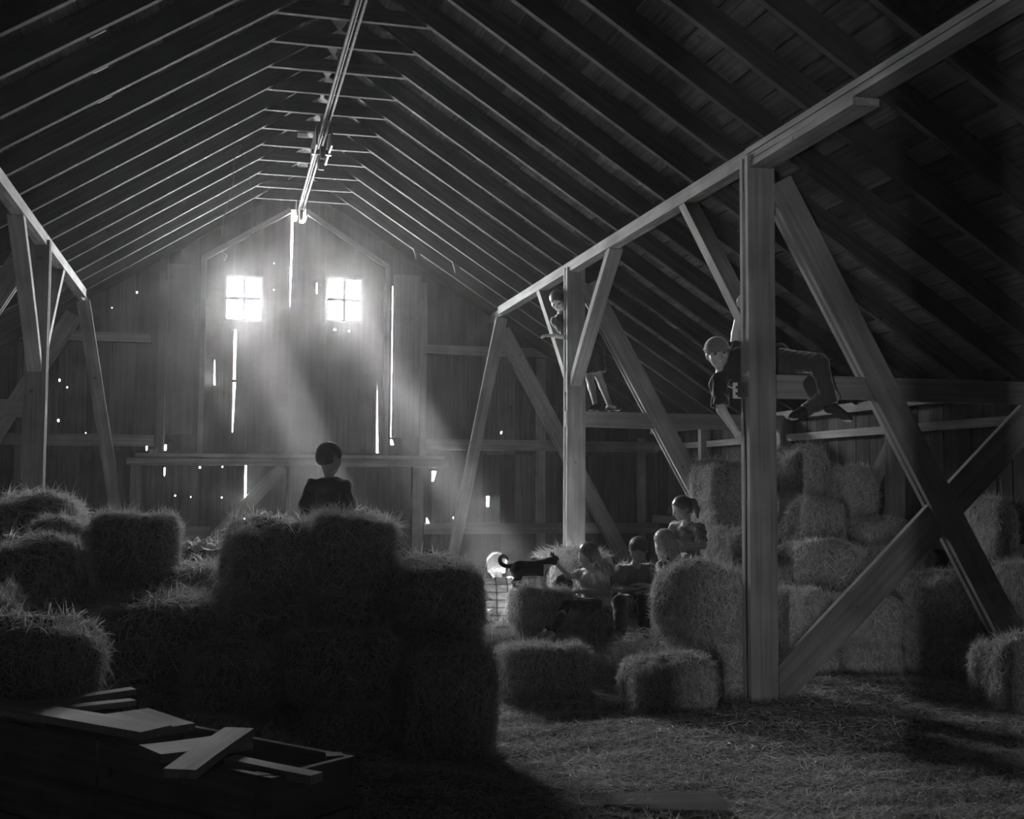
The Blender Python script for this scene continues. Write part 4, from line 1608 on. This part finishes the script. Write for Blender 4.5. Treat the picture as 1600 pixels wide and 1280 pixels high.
p.hair(M_HAIR_D, 'short')
p.fuzz(M_FUZZ_D, seed=41)

# 2. child crouching in the sunbeam, seen from behind
p = Person((1.71, 11.0, .03), .66, 'crouching child with glowing pale hair and plaid shirt, in the sunbeam')
p.head((1.67, 11.06, .745), (-.15, .9, -.45), (0, .35, 1), .215)
p.neck((1.685, 11.0, .63))
p.torso((1.685, 11.0, .61), (1.73, 10.93, .27), (1.585, 11.0, .575), (1.79, 11.02, .585), (-.1, 1, -.1), 1.05)
AL = ((1.585, 11.0, .575), (1.57, 10.96, .41), (1.63, 11.05, .33))
AR = ((1.79, 11.02, .585), (1.84, 11.0, .42), (1.83, 11.16, .36))
p.arm(*AL); p.arm(*AR)
hnd(p, AL[2], (.3, .7, -.5), (1, 0, 0), (0, 1, 0), .6)
hnd(p, AR[2], (-.2, .9, -.2), (-1, 0, 0), (0, 0, 1), .6)
LL = ((1.65, 11.0, .25), (1.60, 11.22, .34), (1.62, 10.98, .09), (1.61, 11.10, .07))
LR = ((1.80, 11.0, .25), (1.85, 11.22, .34), (1.84, 10.98, .09), (1.85, 11.10, .07))
p.leg(*LL); p.leg(*LR)
p.done()
p.shirt(M_PLAID, [(AL[0], AL[1], 1.5, AL[2]), (AR[0], AR[1], 1.5, AR[2])], grow=.018, hem=.06)
p.pants(M_DARK, [LL[:3], LR[:3]])
p.hair(M_HAIR_W, 'bob')
p.fuzz(hay_material('flyaway_white', .7, .9, .55), n=9000, length=.03, lift=.35, seed=42, low=-.6)
p.shoe(LL[2], LL[3]); p.shoe(LR[2], LR[3])

# 3. girl petting the cat
p = Person((2.06, 9.28, .50), .64, 'girl in a pale top and black leggings reaching out to the cat')
p.head((2.03, 9.28, .955), (-.86, -.25, -.28), (0, 0, 1), .195)
p.neck((2.05, 9.29, .83))
p.torso((2.055, 9.29, .815), (2.09, 9.30, .565), (2.09, 9.19, .79), (2.02, 9.40, .79), (-.92, -.38, .05))
AN = ((2.09, 9.19, .79), (2.10, 9.10, .66), (1.885, 9.08, .675))
AF = ((2.02, 9.40, .79), (1.895, 9.36, .775), (1.755, 9.25, .885))
p.arm(*AN); p.arm(*AF)
hnd(p, AN[2], (-1, .05, 0), (0, .3, -1), (0, 0, 1), 1.0)
hnd(p, AF[2], (-.85, -.35, .22), (0, 0, -1), (0, -1, 0), .45)
LN = ((2.07, 9.20, .55), (1.77, 9.0, .575), (1.60, 8.86, .365), (1.535, 8.82, .325))
LF = ((2.05, 9.36, .55), (1.72, 9.18, .56), (1.585, 9.0, .37), (1.505, 8.96, .325))
p.leg(*LN); p.leg(*LF)
p.done()
p.shirt(M_LIGHT, [(AN[0], AN[1], .45), (AF[0], AF[1], .45)], grow=.013, hem=.07)
p.pants(M_BLACK, [LN[:3], LF[:3]], grow=.006, name='leggings')
p.hair(M_HAIR_M, 'bob', paths=[[(p.hp(0, -.42, -.05), .035), (p.hp(.05, -.52, -.35), .026), (p.hp(.05, -.50, -.62), .010)]])
p.fuzz(M_FUZZ_D, seed=43)
p.strands(M_HAIR_L, 60, [p.hp(.1, .15, .40), p.hp(-.1, .0, .45), p.hp(.3, .1, .2)], (-.4, -.2, -.6), .07, 31)

# 4. reader with a book on the lap
p = Person((2.35, 9.08, .50), .66, 'child in a dark collared shirt reading the book on their lap')
p.head((2.395, 9.06, 1.01), (-.35, -.75, -.58), (-.05, -.25, 1), .195)
p.neck((2.385, 9.10, .885))
p.torso((2.38, 9.10, .865), (2.37, 9.15, .57), (2.50, 9.10, .84), (2.255, 9.07, .835), (-.25, -.95, -.1), 1.05)
AR_ = ((2.255, 9.07, .835), (2.155, 8.95, .705), (2.235, 8.82, .715))
AL_ = ((2.50, 9.10, .84), (2.50, 8.98, .70), (2.335, 8.87, .745))
p.arm(*AR_); p.arm(*AL_)
hnd(p, AR_[2], (.7, -.5, -.05), (0, 0, 1), (0, 1, .3), .35)
hnd(p, AL_[2], (-.85, -.35, .0), (0, 0, -1), (0, 1, .3), .35)
LR_ = ((2.29, 9.06, .57), (2.13, 8.76, .62), (2.10, 8.64, .395), (2.07, 8.55, .37))
LL_ = ((2.46, 9.07, .57), (2.33, 8.76, .62), (2.29, 8.64, .395), (2.28, 8.55, .37))
p.leg(*LR_); p.leg(*LL_)
p.done()
p.shirt(M_MID, [(AR_[0], AR_[1], .8), (AL_[0], AL_[1], .8)], grow=.015, hem=.08)
col = Solid(.004)
for sx in (-1, 1):
    col.cone(p.nk + p.r * sx * .052 + p.up * .012 - p.f * .01, p.nk + p.r * sx * .020 + p.f * .066 - p.up * .035, .010, .006, .004)
p.add('collar', col, M_LIGHT)
p.pants(M_BLACK, [LR_[:3], LL_[:3]], grow=.02, flare=.01)
p.hair(M_HAIR_D, 'short')
p.fuzz(M_FUZZ_D, seed=44)
p.shoe(LR_[2], LR_[3]); p.shoe(LL_[2], LL_[3])
bk = group_of('open_book', (2.24, 8.82, .69), 'dark open book lying on the lap of the reader', 'book')
for sx, rot in ((-1, .18), (1, -.18)):
    c = beam('cover', (2.24 + sx * .003, 8.82, .700), (2.24 + sx * .115, 8.82 - .02, .700 + .018), .155, .004, M_BLACK, bk, warp=0)
    c = beam('page_block', (2.24 + sx * .004, 8.82, .708), (2.24 + sx * .108, 8.82 - .02, .708 + .018), .145, .010, M_MID, bk, warp=.004)

# 5. long-haired girl beside the reader
p = Person((2.82, 9.30, .50), .66, 'long-haired fair girl in a sleeveless top leaning over to the book')
p.head((2.70, 9.27, 1.06), (-.80, -.42, -.45), (-.1, -.05, 1), .20)
p.neck((2.755, 9.31, .925))
p.torso((2.76, 9.31, .905), (2.83, 9.35, .575), (2.655, 9.20, .865), (2.86, 9.43, .86), (-.80, -.62, 0))
A1 = ((2.655, 9.20, .865), (2.585, 9.10, .675), (2.42, 8.97, .685))
A2 = ((2.86, 9.43, .86), (2.80, 9.30, .70), (2.66, 9.18, .62))
p.arm(*A1); p.arm(*A2)
hnd(p, A1[2], (-.85, -.5, 0), (0, .2, -1), (0, 0, 1), .5)
hnd(p, A2[2], (-.8, -.5, -.2), (0, 0, -1), (0, 1, 0), .5)
L1 = ((2.77, 9.28, .57), (2.56, 9.0, .60), (2.55, 8.80, .40), (2.50, 8.73, .37))
L2 = ((2.88, 9.30, .57), (2.72, 9.0, .60), (2.70, 8.82, .36), (2.68, 8.73, .33))
p.leg(*L1); p.leg(*L2)
p.done()
p.shirt(M_MID, [], grow=.010, hem=.08, name='tank_top')
p.pants(M_DARK, [L1[:3], L2[:3]])
g = p.hp
p.hair(M_HAIR_L, 'long', paths=[[(g(-.30, .05, .05), .03), (g(-.36, .12, -.35), .028), (g(-.34, .10, -.85), .024), (g(-.30, .05, -1.2), .010)],
                                [(g(-.30, -.15, .0), .035), (g(-.36, -.12, -.45), .032), (g(-.36, -.10, -.95), .026), (g(-.32, -.1, -1.3), .010)],
                                [(g(.30, .02, .0), .03), (g(.36, .08, -.4), .028), (g(.36, .10, -.9), .022), (g(.34, .1, -1.15), .010)],
                                [(g(0, -.4, 0), .045), (g(0, -.5, -.5), .045), (g(0, -.45, -1.0), .035), (g(0, -.42, -1.35), .012)],
                                [(g(0, -.40, .20), .018), (g(.05, -.75, .10), .012), ((2.885, 9.50, 1.035), .006)]], fold=.003)
p.fuzz(M_FUZZ_L, seed=45)
p.strands(M_HAIR_L, 140, [g(-.32, .1, -.1), g(-.36, .0, -.6), g(-.35, .05, -1.0), g(0, -.2, .45)], (-.1, -.05, -1), .09, 33)

# 6. girl with a ponytail sitting higher, hands in the long hair
p = Person((3.17, 9.85, .80), .70, 'girl with a ponytail and dark t-shirt sitting highest, hands reaching forward')
p.head((3.06, 9.76, 1.335), (-.90, -.18, -.35), (0, 0, 1), .205)
p.neck((3.125, 9.80, 1.20))
p.torso((3.13, 9.80, 1.18), (3.18, 9.88, .865), (3.20, 9.70, 1.15), (3.06, 9.92, 1.15), (-.85, -.52, 0))
A1 = ((3.20, 9.70, 1.15), (3.20, 9.60, 1.005), (2.98, 9.52, 1.02))
A2 = ((3.06, 9.92, 1.15), (2.98, 9.84, 1.02), (2.94, 9.64, 1.05))
p.arm(*A1); p.arm(*A2)
hnd(p, A1[2], (-.95, -.2, .1), (0, .8, -.3), (0, 0, 1), .6)
hnd(p, A2[2], (-.75, -.6, .1), (0, -.5, -.5), (0, 0, 1), .6)
L1 = ((3.10, 9.78, .86), (2.94, 9.54, .84), (2.98, 9.60, .60), (2.95, 9.53, .57))
L2 = ((3.22, 9.80, .86), (3.14, 9.54, .84), (3.20, 9.58, .60), (3.18, 9.50, .57))
p.leg(*L1); p.leg(*L2)
p.done()
p.shirt(M_MID, [(A1[0], A1[1], .7), (A2[0], A2[1], .7)], grow=.016, hem=.08, fold=.008)
p.pants(M_DARK, [L1[:3], L2[:3]])
g = p.hp
p.hair(M_HAIR_M, 'pony', paths=[[(g(0, -.45, .15), .030), (g(.04, -.68, .0), .034), (g(.05, -.74, -.35), .030), (g(.03, -.66, -.7), .012)]])
p.fuzz(M_FUZZ_D, seed=46)
p.strands(M_HAIR_L, 50, [g(-.1, .3, .2), g(.2, .3, .1), g(.1, .35, .0)], (-.1, -.05, -1), .07, 34)

# 7. boy standing on the tie beam behind the farther post, leaning out
p = Person((3.0, 11.78, 2.31), .78, 'boy in a printed t-shirt and shorts standing on the beam, leaning round the post')
p.head((2.515, 11.86, 3.50), (-.35, -.62, -.70), (-.35, -.40, .85), .215)
p.neck((2.575, 11.93, 3.395))
p.torso((2.59, 11.95, 3.37), (2.90, 11.98, 2.97), (2.71, 11.98, 3.37), (2.51, 11.91, 3.28), (-.5, -.85, -.2))
A1 = ((2.51, 11.91, 3.28), (2.64, 11.80, 3.10), (2.45, 11.83, 3.115))
A2 = ((2.71, 11.98, 3.37), (2.82, 11.90, 3.2), (2.74, 11.83, 3.05))
p.arm(*A1); p.arm(*A2)
hnd(p, A1[2], (-1, .15, 0), (0, .4, -1), (0, .6, .5), .35)
hnd(p, A2[2], (-.6, -.3, -.6), (-1, 0, 0), (0, 0, 1), .9)
LL = ((2.84, 11.95, 2.96), (2.89, 11.92, 2.68), (2.925, 11.80, 2.365), (2.84, 11.73, 2.345))
LR = ((2.98, 11.97, 2.96), (3.00, 11.93, 2.70), (3.085, 11.80, 2.365), (3.13, 11.70, 2.345))
p.leg(*LL); p.leg(*LR)
p.done()
p.shirt(M_TEE, [(A1[0], A1[1], .75), (A2[0], A2[1], .75)], grow=.016, hem=.10, fold=.006)
pr = Solid(.004)
for k, (wid, dz) in enumerate(((.075, .00), (.085, -.045), (.070, -.09), (.055, -.12))):
    c_ = p.pel + (p.nk - p.pel) * .72 + p.up * dz + p.f * .098
    for q in np.linspace(-1, 1, 5):
        a_ = c_ + p.r * q * wid - p.f * (.02 * q * q)
        pr.cone(a_ - p.up * .011 - p.r * .008, a_ + p.up * .011 + p.r * .004, .0075, .0075, .002)
p.add('shirt_print', pr, M_LIGHT, 'pale blocky print on the t-shirt front')
p.pants(M_DARK, [LL[:3], LR[:3]], grow=.02, fr=.46, name='shorts', flare=.012)
p.hair(M_HAIR_D, 'short')
p.fuzz(M_FUZZ_D, seed=47)
p.shoe(LL[2], LL[3]); p.shoe(LR[2], LR[3])
p.eyes()

# 8. boy in a cap lying along the tie beam behind the foreground post
p = Person((2.95, 7.50, 2.31), .86, 'boy in a cap and dark clothes clinging to the foreground post up on the beam', h=.007)
p.head((2.455, 7.60, 2.475), (-.22, -.95, -.18), (-.16, .02, 1), .215)
p.neck((2.53, 7.68, 2.385))
p.torso((2.53, 7.68, 2.37), (2.93, 7.62, 2.40), (2.63, 7.70, 2.47), (2.475, 7.63, 2.27), (-.25, -.95, -.2), 1.0)
A1 = ((2.63, 7.70, 2.47), (2.655, 7.72, 2.64), (2.625, 7.60, 2.79))
A2 = ((2.475, 7.63, 2.27), (2.46, 7.55, 2.07), (2.555, 7.50, 1.90))
p.arm(*A1); p.arm(*A2)
hnd(p, A1[2], (.0, -.4, .9), (.6, .3, 0), (0, -1, 0), .9)
hnd(p, A2[2], (.55, -.1, -.6), (.6, .5, 0), (0, -1, .3), .8)
L1 = ((2.93, 7.52, 2.42), (3.04, 7.23, 2.385), (3.12, 7.20, 2.08), (3.18, 7.12, 2.01))
L2 = ((2.93, 7.58, 2.38), (3.14, 7.27, 2.15), (2.93, 7.26, 2.05), (2.86, 7.24, 2.02))
p.leg(*L1); p.leg(*L2)
p.done()
p.shirt(M_BLACK, [(A1[0], A1[1], .55), (A2[0], A2[1], .85)], grow=.018, hem=.10, fold=.006)
p.pants(M_DARK, [L1[:3], L2[:3]], grow=.016)
p.shoe(L1[2], L1[3]); p.shoe(L2[2], L2[3])
p.eyes()
H, g = p.H, p.hp
R_ = np.array([p.hr, p.hf, p.hu])
cap = Solid(.005)
cap.ell(g(0, -.05, .17), np.array([.40, .465, .38]) * H, R_, .01)
cap.cut(g(0, 0, .13), -(p.hu + p.hf * .12))
cap.cone(g(-.30, -.40, .12), g(.30, -.40, .12), .012, .012, .02)
cp = p.add('cap', cap, M_MID, 'grey cap worn on the head')
rim = Solid(.004)
for k in range(24):
    a0, a1 = 2 * math.pi * k / 24, 2 * math.pi * (k + 1) / 24
    rim.cone(g(.405 * math.sin(a0), -.05 + .47 * math.cos(a0), .155 - .06 * math.cos(a0)), g(.405 * math.sin(a1), -.05 + .47 * math.cos(a1), .155 - .06 * math.cos(a1)), .007, .007, .003)
rb = rim.mesh('cap_band', M_MID, p.loc)
rbo = link('cap_band', rb, cp)
p.hair(M_HAIR_D, 'short')

# ------------------------------------------------------------------ cat
CAT_UP = .03
cat = empty('cat', (1.52, 9.2, .68 + CAT_UP))
tag(cat, 'black and white cat standing on a bale with its tail curled up', 'cat')
cb = Solid(.004)
cb.ell((1.49, 9.20, .825), (.125, .062, .066), k=.03).ell((1.42, 9.20, .82), (.075, .064, .074), k=.03).ell((1.585, 9.20, .828), (.065, .055, .068), k=.03)
cb.cone((1.60, 9.20, .845), (1.69, 9.195, .885), .045, .036, .02)
cb.ell((1.715, 9.195, .893), (.044, .040, .040), k=.012).ell((1.744, 9.19, .880), (.019, .022, .017), k=.012)
for sy in (-1, 1):
    cb.cone((1.703, 9.195 + sy * .024, .925), (1.698, 9.195 + sy * .031, .958), .014, .004, .006)
    cb.cone((1.60, 9.2 + sy * .032, .80), (1.608, 9.2 + sy * .034, .745), .028, .019, .015)
    cb.cone((1.608, 9.2 + sy * .034, .745), (1.612, 9.2 + sy * .034, .695), .018, .014, .008)
    cb.cone((1.612, 9.2 + sy * .034, .692), (1.632, 9.2 + sy * .034, .688), .014, .011, .005)
    ox = -.012 if sy < 0 else .03
    cb.cone((1.405 + ox, 9.2 + sy * .035, .81), (1.42 + ox, 9.2 + sy * .040, .755), .045, .027, .02)
    cb.cone((1.42 + ox, 9.2 + sy * .040, .755), (1.375 + ox, 9.2 + sy * .040, .72), .024, .015, .01)
    cb.cone((1.375 + ox, 9.2 + sy * .040, .72), (1.385 + ox, 9.2 + sy * .040, .690), .014, .012, .006)
    cb.cone((1.385 + ox, 9.2 + sy * .040, .690), (1.41 + ox, 9.2 + sy * .040, .688), .013, .011, .005)
tail = smooth_path([(1.375, 9.2, .855), (1.32, 9.2, .848), (1.275, 9.2, .868), (1.262, 9.2, .905), (1.283, 9.2, .93), (1.312, 9.2, .922), (1.325, 9.2, .905)], 5)
for i in range(len(tail) - 1):
    r0 = .017 - .007 * i / len(tail)
    cb.cone(tail[i], tail[i + 1], r0, r0, .006)
M_CATB, M_CATW = plain('black_fur', .02, .75, .3, 120), plain('white_fur', .62, .8, .12, 120)


def fur(P):
    x, y, z = P[:, 0], P[:, 1], P[:, 2]
    w = (x > 1.615) & (x < 1.70) & (z < .862)            # chest bib
    w |= (x > 1.585) & (z < .765)                        # front legs
    w |= (x < 1.47) & (z < .735)                         # hind feet
    w |= (x > 1.735) & (z < .893)                        # muzzle
    w |= (x > 1.44) & (x < 1.60) & (z < .768)            # belly
    return w.astype(int)


link('body', cb.mesh('body', M_CATB, (1.52, 9.2, .68), [M_CATB, M_CATW], fur), cat)
for sy in (-1, 1):
    e = Solid(.002).ell((1.744, 9.193 + sy * .018, .903), (.007, .007, .007), k=.001)
    link('eye', e.mesh('eye', M_EYED, (1.52, 9.2, .68)), cat)

# ------------------------------------------------------------------ dusty air
def haze():
    m = bpy.data.materials.new('dusty_air')
    m.use_nodes = True
    nt = m.node_tree
    nt.nodes.clear()
    out = nt.nodes.new('ShaderNodeOutputMaterial')
    v = nt.nodes.new('ShaderNodeVolumeScatter')
    v.inputs['Density'].default_value = HAZE_DENSITY
    v.inputs['Anisotropy'].default_value = 0.45
    v.inputs['Color'].default_value = (1, 1, 1, 1)
    # added forward-scattering lobe imitates lens bloom: the aureole round the bright windows
    v2 = nt.nodes.new('ShaderNodeVolumeScatter')
    v2.inputs['Density'].default_value = GLARE_DENSITY
    v2.inputs['Anisotropy'].default_value = 0.95
    v2.inputs['Color'].default_value = (1, 1, 1, 1)
    ad = nt.nodes.new('ShaderNodeAddShader')
    nt.links.new(v.outputs[0], ad.inputs[0])
    nt.links.new(v2.outputs[0], ad.inputs[1])
    nt.links.new(ad.outputs[0], out.inputs['Volume'])
    x, e = XW - .01, .01
    prof = [(-x, .0), (x, .0), (x, 2.5), (0, zr - .03), (-x, 2.5)]
    V = [(px, Y_NEAR + .02, pz) for px, pz in prof] + [(px, Y_FAR - .012, pz) for px, pz in prof]
    F = [(4, 3, 2, 1, 0), (5, 6, 7, 8, 9)] + [(i, (i + 1) % 5, (i + 1) % 5 + 5, i + 5) for i in range(5)]
    me = mesh_from('dusty_haze', V, F, m)
    bm = bmesh.new(); bm.from_mesh(me)
    bmesh.ops.recalc_face_normals(bm, faces=bm.faces)
    bm.to_mesh(me); bm.free()
    o = link('dusty_haze', me)
    tag(o, 'dusty sunlit haze filling the whole barn', 'haze', kind='stuff')


haze()
